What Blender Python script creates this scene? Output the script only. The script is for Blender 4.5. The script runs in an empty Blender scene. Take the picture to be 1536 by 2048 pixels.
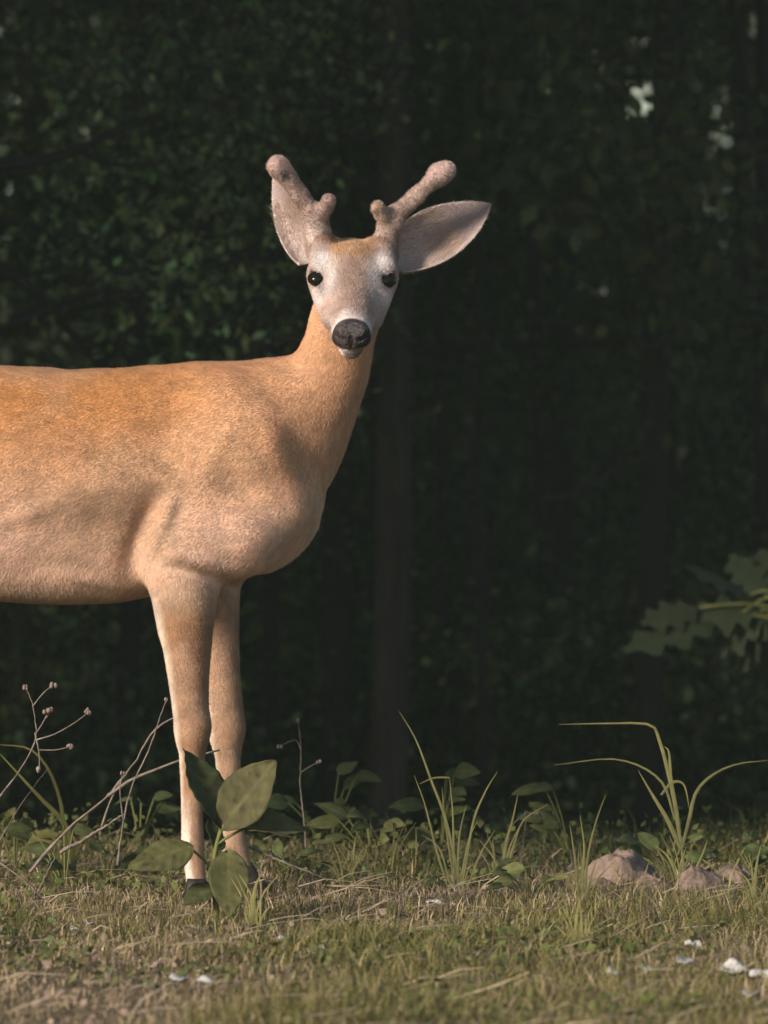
import bpy, math, random
import numpy as np
from mathutils import Vector

random.seed(7)
rng = np.random.default_rng(11)
R = math.radians
scene = bpy.context.scene
COL = scene.collection

# ------------------------------------------------------------------ camera, sky, sun, exposure
S, D, ZC, HOR = 1130.0, 12.0, 1.25, 388.0      # pixels per metre on the deer's plane, distance, eye height, horizon row
cam_d = bpy.data.cameras.new("camera")
cam = bpy.data.objects.new("camera", cam_d)
COL.objects.link(cam)
cam.location = (0, -D, ZC)
cam.rotation_euler = (R(90), 0, 0)
cam_d.sensor_width = 36
cam_d.lens = 36 * D * S / 2048
cam_d.shift_y = -(1024 - HOR) / 2048
cam_d.clip_end = 2000
cam_d.dof.use_dof = True
cam_d.dof.focus_distance = D - 0.12
cam_d.dof.aperture_fstop = 4.6
scene.camera = cam

SUN_AZ, SUN_EL = 49.0, 21.0                    # from the left front, low
w = bpy.data.worlds.new("World")
scene.world = w
w.use_nodes = True
wn = w.node_tree.nodes
sky = wn.new('ShaderNodeTexSky')
sky.sky_type = 'NISHITA'
sky.sun_disc = False
sky.sun_elevation = R(SUN_EL)
sky.sun_rotation = R(180 + SUN_AZ)
w.node_tree.links.new(sky.outputs[0], wn['Background'].inputs[0])
wn['Background'].inputs[1].default_value = 0.098
sun_d = bpy.data.lights.new("sun", 'SUN')
sun_d.energy = 4.3
sun_d.angle = R(11.0)
sun_d.color = (1.0, 0.90, 0.79)
sun = bpy.data.objects.new("sun", sun_d)
COL.objects.link(sun)
LDIR = Vector((math.sin(R(SUN_AZ)) * math.cos(R(SUN_EL)), math.cos(R(SUN_AZ)) * math.cos(R(SUN_EL)), -math.sin(R(SUN_EL))))
sun.rotation_euler = LDIR.to_track_quat('-Z', 'Y').to_euler()
sun.location = (-8, -8, 8)
vs = scene.view_settings
vs.view_transform = 'Standard'
vs.look = 'None'
vs.exposure = 0.52
vs.gamma = 1


def P(px, py, y=0.0):
    """photo pixel at depth y -> world point"""
    k = (D + y) / D / S
    return np.array([(px - 768) * k, y, ZC + (HOR - py) * k])


def gy(py):
    """depth at which flat ground shows at this row"""
    return D * (ZC * S / (py - HOR) - 1)


# ------------------------------------------------------------------ helpers
def vnoise(x, y, seed=0):
    """smooth 2-d value noise, 0..1"""
    r = np.random.default_rng(seed).random((64, 64))
    xi, yi = np.floor(x).astype(int), np.floor(y).astype(int)
    fx, fy = x - xi, y - yi
    fx, fy = fx * fx * (3 - 2 * fx), fy * fy * (3 - 2 * fy)
    a, b = r[xi % 64, yi % 64], r[(xi + 1) % 64, yi % 64]
    c, d = r[xi % 64, (yi + 1) % 64], r[(xi + 1) % 64, (yi + 1) % 64]
    return (a * (1 - fx) + b * fx) * (1 - fy) + (c * (1 - fx) + d * fx) * fy


def fbm(x, y, seed=0, n=4):
    s, a, t = 0, 1, 0
    for i in range(n):
        s = s + a * vnoise(x * 2 ** i, y * 2 ** i, seed + i)
        t += a
        a *= .5
    return s / t


def sstep(a, b, x):
    t = np.clip((x - a) / (b - a), 0, 1)
    return t * t * (3 - 2 * t)


def link(o, parent=None):
    COL.objects.link(o)
    if parent is not None:
        o.parent = parent
    return o


def tag(o, label, cat, group=None):
    o['label'] = label
    o['category'] = cat
    if group:
        o['group'] = group
    return o


def empty(name, loc, label, cat, group=None):
    o = bpy.data.objects.new(name, None)
    o.empty_display_size = .05
    o.location = tuple(float(c) for c in loc)
    link(o)
    return tag(o, label, cat, group)


def mk(name, v, f, mat, parent=None, col=None, smooth=True, origin=None):
    """one mesh object from arrays; world-space verts are made local to the parent's location"""
    v = np.asarray(v, dtype=np.float32)
    off = np.zeros(3, dtype=np.float32)
    if parent is not None:
        off = np.array(parent.matrix_basis.translation, dtype=np.float32)
    elif origin is not None:
        off = np.asarray(origin, dtype=np.float32)
    v = v - off
    me = bpy.data.meshes.new(name)
    if isinstance(f, np.ndarray):
        n, k = f.shape
        me.vertices.add(len(v))
        me.vertices.foreach_set('co', v.ravel())
        me.loops.add(n * k)
        me.loops.foreach_set('vertex_index', f.astype(np.int32).ravel())
        me.polygons.add(n)
        me.polygons.foreach_set('loop_start', np.arange(0, n * k, k, dtype=np.int32))
        me.polygons.foreach_set('loop_total', np.full(n, k, dtype=np.int32))
        me.update(calc_edges=True)
        me.validate()
    else:
        me.from_pydata([tuple(map(float, p)) for p in v], [], f)
    me.polygons.foreach_set('use_smooth', np.full(len(me.polygons), smooth))
    if col is not None:
        a = me.color_attributes.new('Col', 'FLOAT_COLOR', 'POINT')
        c = np.ones((len(v), 4), dtype=np.float32)
        c[:, :3] = col
        a.data.foreach_set('color', c.ravel())
    me.materials.append(mat)
    o = bpy.data.objects.new(name, me)
    if parent is None and origin is not None:
        o.location = tuple(float(c) for c in origin)
    return link(o, parent)


def tube(pts, rad, seg=8, wob=0.0, seed=0, cap=True):
    """tapered tube along points"""
    pts = np.asarray(pts, float)
    rad = np.asarray(rad, float)
    n = len(pts)
    rg = np.random.default_rng(abs(int(seed)))
    T = np.gradient(pts, axis=0)
    T /= np.linalg.norm(T, axis=1)[:, None] + 1e-9
    ref = np.array([0., 1., 0.]) if abs(T[0, 1]) < .9 else np.array([1., 0., 0.])
    V = []
    for i in range(n):
        a = np.cross(T[i], ref)
        a /= np.linalg.norm(a) + 1e-9
        b = np.cross(T[i], a)
        for j in range(seg):
            t = 2 * math.pi * j / seg
            r = rad[i] * (1 + wob * rg.normal())
            V.append(pts[i] + r * (math.cos(t) * a + math.sin(t) * b))
    F = []
    for i in range(n - 1):
        for j in range(seg):
            k = (j + 1) % seg
            F.append((i * seg + j, i * seg + k, (i + 1) * seg + k, (i + 1) * seg + j))
    if cap:
        F.append(tuple(range(seg))[::-1])
        F.append(tuple((n - 1) * seg + j for j in range(seg)))
    return np.array(V), F


def merge(parts):
    V, F, o = [], [], 0
    for v, f in parts:
        V.append(v)
        F += [tuple(i + o for i in q) for q in f]
        o += len(v)
    return np.concatenate(V), F


def spline(pts, n):
    """Catmull-Rom resampling"""
    p = np.asarray(pts, float)
    if len(p) < 3:
        t = np.linspace(0, 1, n)[:, None]
        return p[0] * (1 - t) + p[-1] * t
    q = np.vstack([2 * p[0] - p[1], p, 2 * p[-1] - p[-2]])
    out = []
    for s in np.linspace(0, len(p) - 1 - 1e-6, n):
        i = int(s)
        t = s - i
        a, b, c, d = q[i:i + 4]
        out.append(.5 * ((2 * b) + (c - a) * t + (2 * a - 5 * b + 4 * c - d) * t * t + (3 * b - a - 3 * c + d) * t ** 3))
    return np.array(out)


# ------------------------------------------------------------------ materials
def nodes(name):
    m = bpy.data.materials.new(name)
    m.use_nodes = True
    nt = m.node_tree
    return m, nt, nt.nodes, nt.links, nt.nodes['Principled BSDF']


def mat_col(name, rough=.8, spec=.2, noise=0.25, scale=60, bump=0.0, sheen=0.0, sss=0.0):
    """colour from the mesh attribute, broken up by noise"""
    m, nt, n, l, b = nodes(name)
    at = n.new('ShaderNodeAttribute')
    at.attribute_name = 'Col'
    tc = n.new('ShaderNodeTexCoord')
    nz = n.new('ShaderNodeTexNoise')
    nz.inputs['Scale'].default_value = scale
    nz.inputs['Detail'].default_value = 5
    l.new(tc.outputs['Object'], nz.inputs['Vector'])
    mr = n.new('ShaderNodeMapRange')
    mr.inputs[3].default_value = 1 - noise
    mr.inputs[4].default_value = 1 + noise
    l.new(nz.outputs[0], mr.inputs[0])
    mx = n.new('ShaderNodeVectorMath')
    mx.operation = 'SCALE'
    l.new(at.outputs['Color'], mx.inputs[0])
    l.new(mr.outputs[0], mx.inputs['Scale'])
    l.new(mx.outputs[0], b.inputs['Base Color'])
    b.inputs['Roughness'].default_value = rough
    b.inputs['Specular IOR Level'].default_value = spec
    if sheen:
        b.inputs['Sheen Weight'].default_value = sheen
        b.inputs['Sheen Roughness'].default_value = .4
    if bump:
        bp = n.new('ShaderNodeBump')
        bp.inputs['Strength'].default_value = bump
        bp.inputs['Distance'].default_value = .004
        l.new(nz.outputs[0], bp.inputs['Height'])
        l.new(bp.outputs[0], b.inputs['Normal'])
    return m


def mat_leaf(name, rough=.65, trans=.3, spec=.1):
    """thin leaf: colour attribute, diffuse plus light coming through"""
    m, nt, n, l, b = nodes(name)
    at = n.new('ShaderNodeAttribute')
    at.attribute_name = 'Col'
    tc = n.new('ShaderNodeTexCoord')
    nz = n.new('ShaderNodeTexNoise')
    nz.inputs['Scale'].default_value = 55
    nz.inputs['Detail'].default_value = 6
    l.new(tc.outputs['Object'], nz.inputs['Vector'])
    mr = n.new('ShaderNodeMapRange')
    mr.inputs[1].default_value = .25
    mr.inputs[2].default_value = .75
    mr.inputs[3].default_value = .7
    mr.inputs[4].default_value = 1.3
    l.new(nz.outputs[0], mr.inputs[0])
    sc_ = n.new('ShaderNodeVectorMath')
    sc_.operation = 'SCALE'
    l.new(at.outputs['Color'], sc_.inputs[0])
    l.new(mr.outputs[0], sc_.inputs['Scale'])
    bp = n.new('ShaderNodeBump')
    bp.inputs['Strength'].default_value = .3
    bp.inputs['Distance'].default_value = .002
    l.new(nz.outputs[0], bp.inputs['Height'])
    l.new(bp.outputs[0], b.inputs['Normal'])
    l.new(sc_.outputs[0], b.inputs['Base Color'])
    b.inputs['Roughness'].default_value = rough
    b.inputs['Specular IOR Level'].default_value = spec
    tr = n.new('ShaderNodeBsdfTranslucent')
    hs = n.new('ShaderNodeHueSaturation')
    hs.inputs['Value'].default_value = 1.2
    hs.inputs['Saturation'].default_value = 1.1
    l.new(at.outputs['Color'], hs.inputs['Color'])
    l.new(hs.outputs[0], tr.inputs[0])
    mx = n.new('ShaderNodeMixShader')
    mx.inputs[0].default_value = trans
    l.new(b.outputs[0], mx.inputs[1])
    l.new(tr.outputs[0], mx.inputs[2])
    l.new(mx.outputs[0], n['Material Output'].inputs[0])
    return m


def mat_noise(name, c1, c2, scale=8, rough=.9, bump=.4, dist=.01, c3=None, stretch=(1, 1, 1), spec=.2):
    m, nt, n, l, b = nodes(name)
    tc = n.new('ShaderNodeTexCoord')
    mp = n.new('ShaderNodeMapping')
    mp.inputs['Scale'].default_value = stretch
    l.new(tc.outputs['Object'], mp.inputs[0])
    nz = n.new('ShaderNodeTexNoise')
    nz.inputs['Scale'].default_value = scale
    nz.inputs['Detail'].default_value = 8
    nz.inputs['Roughness'].default_value = .65
    l.new(mp.outputs[0], nz.inputs['Vector'])
    cr = n.new('ShaderNodeValToRGB')
    cr.color_ramp.elements[0].position = .3
    cr.color_ramp.elements[1].position = .7
    cr.color_ramp.elements[0].color = (*c1, 1)
    cr.color_ramp.elements[1].color = (*c2, 1)
    if c3:
        e = cr.color_ramp.elements.new(.52)
        e.color = (*c3, 1)
    l.new(nz.outputs[0], cr.inputs[0])
    l.new(cr.outputs[0], b.inputs['Base Color'])
    b.inputs['Roughness'].default_value = rough
    b.inputs['Specular IOR Level'].default_value = spec
    bp = n.new('ShaderNodeBump')
    bp.inputs['Strength'].default_value = bump
    bp.inputs['Distance'].default_value = dist
    l.new(nz.outputs[0], bp.inputs['Height'])
    l.new(bp.outputs[0], b.inputs['Normal'])
    return m


M_hide = mat_col('deer_hide', rough=.9, spec=.1, noise=.18, scale=45, bump=.35)
M_fur = mat_col('deer_fur', rough=.75, spec=.15, noise=.16, scale=28, sheen=.15)
M_velvet = mat_col('velvet', rough=.95, spec=.08, noise=.2, scale=120, bump=.4)
M_ear = mat_col('ear_skin', rough=.85, spec=.12, noise=.15, scale=60, bump=.25)
M_leaf = mat_leaf('woodland_leaf')
M_weed = mat_leaf('weed_leaf', rough=.7, trans=.2, spec=.12)
M_grass = mat_leaf('grass_blade', rough=.6, trans=.25, spec=.2)
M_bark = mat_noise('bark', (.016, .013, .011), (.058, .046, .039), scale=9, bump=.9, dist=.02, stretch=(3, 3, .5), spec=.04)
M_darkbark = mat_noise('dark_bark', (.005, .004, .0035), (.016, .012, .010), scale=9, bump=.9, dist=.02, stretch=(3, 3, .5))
M_twig = mat_noise('dry_twig', (.08, .058, .046), (.30, .235, .195), scale=60, bump=.8, dist=.003)
M_stem = mat_noise('green_stem', (.10, .11, .035), (.17, .17, .05), scale=30, bump=.2, dist=.002)
M_rock = mat_noise('rock', (.085, .060, .042), (.30, .215, .165), scale=26, bump=.9, dist=.016, c3=(.24, .17, .135))
M_soil = mat_noise('soil_thatch', (.06, .045, .025), (.26, .195, .13), scale=26, bump=.8, dist=.02, c3=(.14, .105, .06))
M_white = mat_noise('pale_scrap', (.34, .30, .27), (.70, .66, .64), scale=40, bump=.2, dist=.002, rough=.7)
M_hoof = mat_noise('hoof_horn', (.012, .010, .009), (.05, .04, .034), scale=40, bump=.2, dist=.002, rough=.5)
m, nt, n_, l_, b_ = nodes('eye_dark')
b_.inputs['Base Color'].default_value = (.008, .005, .004, 1)
b_.inputs['Roughness'].default_value = .12
b_.inputs['IOR'].default_value = 1.28
M_eye = m
m = mat_noise('wet_nose', (.014, .010, .010), (.085, .062, .062), scale=150, bump=1.0, dist=.006, rough=.33, spec=.6)
M_nose = m


# ------------------------------------------------------------------ ground
def ground(x, y):
    z = .018 * (fbm(x * 1.3 + 5, y * 1.3 + 9, 3) - .5) + .010 * (fbm(x * 6, y * 6, 8, 2) - .5)
    return z - 2.2 * sstep(.75, 8.5, y)


t = np.linspace(-1, 1, 260)
gx = np.sinh(t * 6.2) / math.sinh(6.2) * 600
gyy = gx + 0
X, Y = np.meshgrid(gx, gyy, indexing='ij')
Z = ground(X, Y)
n = len(t)
idx = np.arange(n * n).reshape(n, n)
F = np.stack([idx[:-1, :-1], idx[1:, :-1], idx[1:, 1:], idx[:-1, 1:]], -1).reshape(-1, 4)
g = mk('ground', np.stack([X, Y, Z], -1).reshape(-1, 3), F, M_soil)
g['kind'] = 'structure'

# ------------------------------------------------------------------ surface nets for the deer
class Field:
    def __init__(s, lo, hi, h):
        s.lo = np.array(lo, float)
        s.h = h
        s.n = np.ceil((np.array(hi) - s.lo) / h).astype(int) + 1
        s.F = np.full(s.n, .25, dtype=np.float32)

    def box(s, lo, hi):
        a = np.clip(np.floor((np.array(lo) - s.lo) / s.h).astype(int), 0, s.n - 1)
        b = np.clip(np.ceil((np.array(hi) - s.lo) / s.h).astype(int) + 1, 1, s.n)
        sl = tuple(slice(i, max(j, i + 1)) for i, j in zip(a, b))
        g = [s.lo[i] + s.h * np.arange(sl[i].start, sl[i].stop) for i in range(3)]
        return sl, np.meshgrid(*g, indexing='ij', sparse=True)

    def put(s, lo, hi, fn, k=.02, sub=False):
        sl, (x, y, z) = s.box(lo, hi)
        d = fn(x, y, z).astype(np.float32)
        a = s.F[sl]
        if sub:
            hh = np.maximum(k - np.abs(a + d), 0) / k
            s.F[sl] = np.maximum(a, -d) + hh * hh * k / 4
        else:
            hh = np.maximum(k - np.abs(a - d), 0) / k
            s.F[sl] = np.minimum(a, d) - hh * hh * k / 4

    def cone(s, a, b, ra, rb, k=.02):
        a, b = np.array(a, float), np.array(b, float)
        m = max(ra, rb) + k + 2 * s.h
        ab = b - a
        L = ab @ ab

        def fn(x, y, z):
            t = np.clip(((x - a[0]) * ab[0] + (y - a[1]) * ab[1] + (z - a[2]) * ab[2]) / L, 0, 1)
            dx, dy, dz = x - a[0] - t * ab[0], y - a[1] - t * ab[1], z - a[2] - t * ab[2]
            return np.sqrt(dx * dx + dy * dy + dz * dz) - (ra + (rb - ra) * t)
        s.put(np.minimum(a, b) - m, np.maximum(a, b) + m, fn, k)

    def chain(s, pts, k=.02):
        for p, q in zip(pts[:-1], pts[1:]):
            s.cone(p[:3], q[:3], p[3], q[3], k)

    def limb(s, pts, k=.02, n=None):
        p = spline(pts, n or 4 * len(pts))
        m = p[:, 3].max() + k + 2 * s.h

        def fn(x, y, z):
            out = None
            for a, b in zip(p[:-1], p[1:]):
                ab = b[:3] - a[:3]
                t = np.clip(((x - a[0]) * ab[0] + (y - a[1]) * ab[1] + (z - a[2]) * ab[2]) / (ab @ ab), 0, 1)
                d = np.sqrt((x - a[0] - t * ab[0]) ** 2 + (y - a[1] - t * ab[1]) ** 2 + (z - a[2] - t * ab[2]) ** 2) - (a[3] + (b[3] - a[3]) * t)
                out = d if out is None else np.minimum(out, d)
            return out
        s.put(p[:, :3].min(0) - m, p[:, :3].max(0) + m, fn, k)

    def ell(s, c, r, axes=None, k=.02, sub=False):
        c, r = np.array(c, float), np.array(r, float)
        A = np.eye(3) if axes is None else np.array(axes, float)
        m = r.max() + k + 2 * s.h

        def fn(x, y, z):
            X, Y, Z = x - c[0], y - c[1], z - c[2]
            q = 0
            for i in range(3):
                q = q + ((X * A[i, 0] + Y * A[i, 1] + Z * A[i, 2]) / r[i]) ** 2
            return (np.sqrt(q) - 1) * r.min()
        s.put(c - m, c + m, fn, k, sub)

    def mesh(s):
        F, n = s.F, s.n
        I = F < 0
        cnt = np.zeros(n - 1, dtype=np.int8)
        corners = [(i, j, k) for i in (0, 1) for j in (0, 1) for k in (0, 1)]
        for i, j, k in corners:
            cnt += I[i:n[0] - 1 + i, j:n[1] - 1 + j, k:n[2] - 1 + k]
        act = np.argwhere((cnt > 0) & (cnt < 8))
        vals = np.stack([F[act[:, 0] + i, act[:, 1] + j, act[:, 2] + k] for i, j, k in corners], 1)
        acc = np.zeros((len(act), 3))
        num = np.zeros(len(act))
        for a in range(8):
            for ax, st in ((0, 4), (1, 2), (2, 1)):
                if corners[a][ax] == 0:
                    b = a + st
                    va, vb = vals[:, a], vals[:, b]
                    m = (va < 0) != (vb < 0)
                    t = np.where(m, va / np.where(m, va - vb, 1), 0)
                    p = np.tile(np.array(corners[a], float), (len(act), 1))
                    p[:, ax] = t
                    acc += p * m[:, None]
                    num += m
        V = s.lo + s.h * (act + acc / num[:, None])
        vid = np.full(n - 1, -1, dtype=np.int32)
        vid[act[:, 0], act[:, 1], act[:, 2]] = np.arange(len(act))
        Q = []
        for ax in range(3):
            sl0 = [slice(None)] * 3
            sl1 = [slice(None)] * 3
            sl0[ax] = slice(0, -1)
            sl1[ax] = slice(1, None)
            e = np.argwhere(I[tuple(sl0)] != I[tuple(sl1)])
            o1, o2 = [(1, 2), (2, 0), (0, 1)][ax]
            e = e[(e[:, o1] > 0) & (e[:, o2] > 0) & (e[:, o1] < n[o1] - 1) & (e[:, o2] < n[o2] - 1)]
            d1, d2 = np.eye(3, dtype=int)[o1], np.eye(3, dtype=int)[o2]
            q = np.stack([vid[tuple((e - d).T)] for d in (d1 + d2, d2, 0 * d1, d1)], 1)
            ins = I[tuple(e.T)]
            q[~ins] = q[~ins][:, ::-1]
            Q.append(q)
        return V, np.concatenate(Q)


def vnormals(V, Q):
    fn = np.cross(V[Q[:, 2]] - V[Q[:, 0]], V[Q[:, 3]] - V[Q[:, 1]])
    N = np.zeros_like(V)
    for i in range(4):
        np.add.at(N, Q[:, i], fn)
    return N / (np.linalg.norm(N, axis=1)[:, None] + 1e-12), fn


def relax(V, Q, it=2, lam=.5):
    for _ in range(it):
        A = np.zeros_like(V)
        c = np.zeros(len(V))
        for i in range(4):
            np.add.at(A, Q[:, i], V[Q[:, (i + 1) % 4]] + V[Q[:, (i + 3) % 4]])
            np.add.at(c, Q[:, i], 2)
        V = V + lam * (A / c[:, None] - V)
    return V


def fur(name, V, Q, C, count, length, direc, parent, mat, width=.0007, tilt=.3, keep=None, jitter=.25, cvar=.16):
    """short hairs lying on a surface: one sliver each"""
    N, fn = vnormals(V, Q)
    area = np.linalg.norm(fn, axis=1) * .5
    cen = V[Q].mean(1)
    wgt = area.copy()
    if keep is not None:
        wgt *= keep(cen, fn / (2 * area[:, None] + 1e-12))
    pick = rng.choice(len(Q), count, p=wgt / wgt.sum())
    u, v = rng.random(count)[:, None], rng.random(count)[:, None]
    q = Q[pick]
    bl = lambda A: (A[q[:, 0]] * (1 - u) + A[q[:, 1]] * u) * (1 - v) + (A[q[:, 3]] * (1 - u) + A[q[:, 2]] * u) * v
    p, nn, c = bl(V), bl(N), bl(C)
    nn /= np.linalg.norm(nn, axis=1)[:, None]
    d = direc(p, nn) + rng.normal(0, jitter, (count, 3))
    d -= (d * nn).sum(1)[:, None] * nn
    d /= np.linalg.norm(d, axis=1)[:, None] + 1e-9
    L = (length(p) if callable(length) else np.full(count, length)) * rng.uniform(.6, 1.25, count)
    s = np.cross(nn, d)
    s += rng.normal(0, .25, count)[:, None] * nn
    tl = tilt * rng.uniform(.5, 1.6, count)[:, None]
    tip = p + L[:, None] * (d * np.cos(tl) + nn * np.sin(tl))
    wd = width * rng.uniform(.7, 1.3, count)[:, None]
    base = p - nn * .001
    VV = np.stack([base - s * wd, base + s * wd, tip], 1).reshape(-1, 3)
    cc = c * (1 + rng.normal(0, cvar, count))[:, None]
    CC = np.repeat(np.clip(cc, .004, .9), 3, axis=0)
    o = mk(name, VV, np.arange(count * 3).reshape(-1, 3), mat, parent, CC, smooth=False)
    o['kind'] = 'stuff'
    return o


# ------------------------------------------------------------------ the deer
deer = empty('deer', (P(400, 1800)[0], 0, 0), 'tan young buck with velvet antlers standing side on with its head turned', 'deer')

# torso cross sections: pixel x, top row, bottom row, half width
SEC = np.array([
    (-492, 880, 930, .02), (-478, 830, 985, .065), (-440, 785, 1070, .115), (-350, 748, 1150, .150), (-200, 735, 1188, .165),
    (-50, 732, 1199, .178), (60, 737, 1206, .182), (150, 742, 1208, .180), (230, 739, 1204, .172), (300, 731, 1190, .160),
    (360, 725, 1172, .150), (420, 722, 1158, .142), (480, 724, 1150, .136), (540, 732, 1143, .122), (585, 770, 1118, .098),
    (612, 850, 1088, .074), (628, 925, 1062, .050), (638, 975, 1035, .02)], float)
sx = (SEC[:, 0] - 768) / S
zt, zb = ZC + (HOR - SEC[:, 1]) / S, ZC + (HOR - SEC[:, 2]) / S
fine = np.linspace(sx[0], sx[-1], 400)


def cr(vals):
    p = np.interp(fine, sx, vals)
    k = np.exp(-np.linspace(-2, 2, 21) ** 2)
    k /= k.sum()
    return np.convolve(np.pad(p, 10, mode='edge'), k, 'valid')


cz, hz, hw = cr((zt + zb) / 2), cr((zt - zb) / 2), cr(SEC[:, 3])
fl = Field((-1.24, -.40, -.02), (.24, .26, 1.30), .0045)


def torso(x, y, z):
    c, h, wd = np.interp(x, fine, cz), np.interp(x, fine, hz), np.interp(x, fine, hw)
    e = 2.25
    zz = (z - c) / h
    wdz = wd * (1 - .10 * np.clip(zz, 0, 1) - .12 * np.clip(-zz, 0, 1))
    q = (np.abs(zz) ** e + np.abs(y / wdz) ** e) ** (1 / e)
    end = np.maximum(np.maximum(fine[0] - x, x - fine[-1]), 0)
    return (q - 1) * np.minimum(h, wd) * .8 + 4 * end


fl.put((-1.2, -.26, .4), (0, .26, 1.1), torso, k=.01)


def pt(px, py, y, r):
    return (*P(px, py, y), r)


# neck
fl.limb([pt(490, 905, 0, .135), pt(560, 848, 0, .112), pt(629, 775, -.012, .072), pt(668, 706, -.03, .058), pt(692, 640, -.045, .058)], k=.03)
fl.limb([pt(530, 1000, 0, .088), pt(612, 875, -.005, .061), pt(677, 748, -.03, .043)], k=.05)
for sd in (-1, 1):
    # shoulder blade, upper arm, point of shoulder
    fl.chain([pt(445, 822, sd * .065, .055), pt(500, 900, sd * .080, .058), pt(556, 1010, sd * .072, .050)], k=.05)
    fl.chain([pt(556, 1010, sd * .072, .048), pt(470, 1070, sd * .094, .060), pt(375, 1105, sd * .105, .055)], k=.045)
    fl.cone(P(420, 900, sd * .085), P(390, 1060, sd * .105), .055, .058, k=.05)
    # hip, thigh, gaskin, hock, cannon
    fl.limb([pt(-330, 840, sd * .07, .09), pt(-310, 1000, sd * .085, .105), pt(-240, 1150, sd * .105, .07), pt(-310, 1290, sd * .10, .045),
              pt(-405, 1430, sd * .095, .027), pt(-398, 1500, sd * .095, .022), pt(-388, 1620, sd * .095, .0175), pt(-382, 1695, sd * .095, .020),
              pt(-365, 1765, sd * .095, .017)], k=.04)
# forelegs
near = [pt(352, 1085, -.112, .058), pt(371, 1165, -.108, .0560), pt(373, 1250, -.105, .0475), pt(377, 1350, -.102, .0365), pt(382, 1425, -.10, .0315),
        pt(384, 1465, -.10, .0310), pt(385, 1520, -.098, .0215), pt(386, 1620, -.098, .0172), pt(386, 1685, -.098, .0195), pt(388, 1715, -.10, .0185), pt(393, 1768, -.105, .017)]
far = [pt(425, 1085, .10, .055), pt(424, 1165, .10, .0500), pt(430, 1250, .10, .0430), pt(441, 1340, .10, .0345), pt(451, 1425, .10, .0318),
       pt(453, 1468, .10, .0310), pt(457, 1525, .10, .0215), pt(462, 1620, .10, .0172), pt(471, 1685, .10, .0200), pt(478, 1715, .10, .0185), pt(490, 1755, .10, .017)]
for leg in (near, far):
    fl.limb(leg, k=.03, n=44)
    k3 = np.array(leg[5][:3])
    fl.ell(k3 + (.008, -.004, .012), (.024, .024, .030), k=.012)
    c7 = np.array(leg[7][:3])
    fl.cone(np.array(leg[6][:3]) + (-.010, 0, .0), np.array(leg[8][:3]) + (-.008, 0, .01), .0115, .0115, k=.006)
    fl.ell(np.array(leg[8][:3]) + (-.012, 0, -.012), (.012, .016, .012), k=.010)
    a = np.array(leg[1][:3])
    fl.cone(a + (-.028, 0, .03), np.array(leg[2][:3]) + (-.012, 0, 0), .030, .027, k=.03)      # back of the forearm
# tail
fl.chain([pt(-470, 830, 0, .03), pt(-515, 900, 0, .034), pt(-530, 1000, 0, .018)], k=.03)

# head frame: right, forward, up
pit, rol, yaw = R(27), R(-1.5), R(0)
EYE = P(704, 550, -.15)
Fv = np.array([math.sin(yaw), -math.cos(pit) * math.cos(yaw), -math.sin(pit)])
Fv /= np.linalg.norm(Fv)
Rv = np.array([math.cos(yaw), math.sin(yaw) * .9, math.sin(rol)])
Rv -= (Rv @ Fv) * Fv
Rv /= np.linalg.norm(Rv)
Uv = np.cross(Rv, -Fv) * -1
if Uv[2] < 0:
    Uv = -Uv
HA = np.stack([Rv, Fv, Uv])


def H(r, f, u):
    return EYE + r * Rv + f * Fv + u * Uv


fl.ell(H(0, -.048, -.016), (.068, .070, .048), HA, k=.02)
fl.ell(H(0, -.005, .012), (.060, .055, .036), HA, k=.014)
fl.cone(H(0, -.06, -.022), P(674, 690, -.035), .044, .056, k=.02)
for sd in (-1, 1):
    fl.cone(H(sd * .053, -.030, .022), H(sd * .058, .012, .021), .021, .016, k=.016)         # brow over the eye
    fl.cone(H(sd * .058, -.02, -.012), H(sd * .048, .040, -.014), .021, .018, k=.018)        # cheekbone under the eye
    fl.limb([(*H(sd * .036, -.075, -.040), .036), (*H(sd * .036, -.01, -.045), .030), (*H(sd * .030, .08, -.040), .025)], k=.03)
    fl.cone(H(sd * .041, -.06, .022), H(sd * .054, -.052, .040), .02, .0165, k=.014)           # pedicle
    fl.cone(H(sd * .058, -.095, .008), H(sd * .068, -.105, .018), .024, .016, k=.02)        # ear base
fl.limb([(*H(0, .0, -.002), .050), (*H(0, .045, -.010), .041), (*H(0, .09, -.020), .0375), (*H(0, .13, -.027), .0345), (*H(0, .156, -.030), .0300)], k=.022)
fl.limb([(*H(0, -.05, -.062), .036), (*H(0, .06, -.064), .028), (*H(0, .12, -.068), .0225), (*H(0, .146, -.066), .0190)], k=.016)
for sd in (-1, 1):
    fl.ell(H(sd * .016, .155, -.040), (.019, .022, .016), HA, k=.012)                          # upper lip
fl.ell(H(0, .168, -.020), (.0270, .018, .018), HA, k=.014)
for sd in (-1, 1):
    fl.ell(H(sd * .0635, .026, .004), (.0185, .0170, .0125), HA, k=.006, sub=True)           # eye socket
fl.ell(H(0, .180, -.0545), (.030, .024, .0016), HA, k=.004, sub=True)                        # mouth line
V, Q = fl.mesh()

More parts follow.
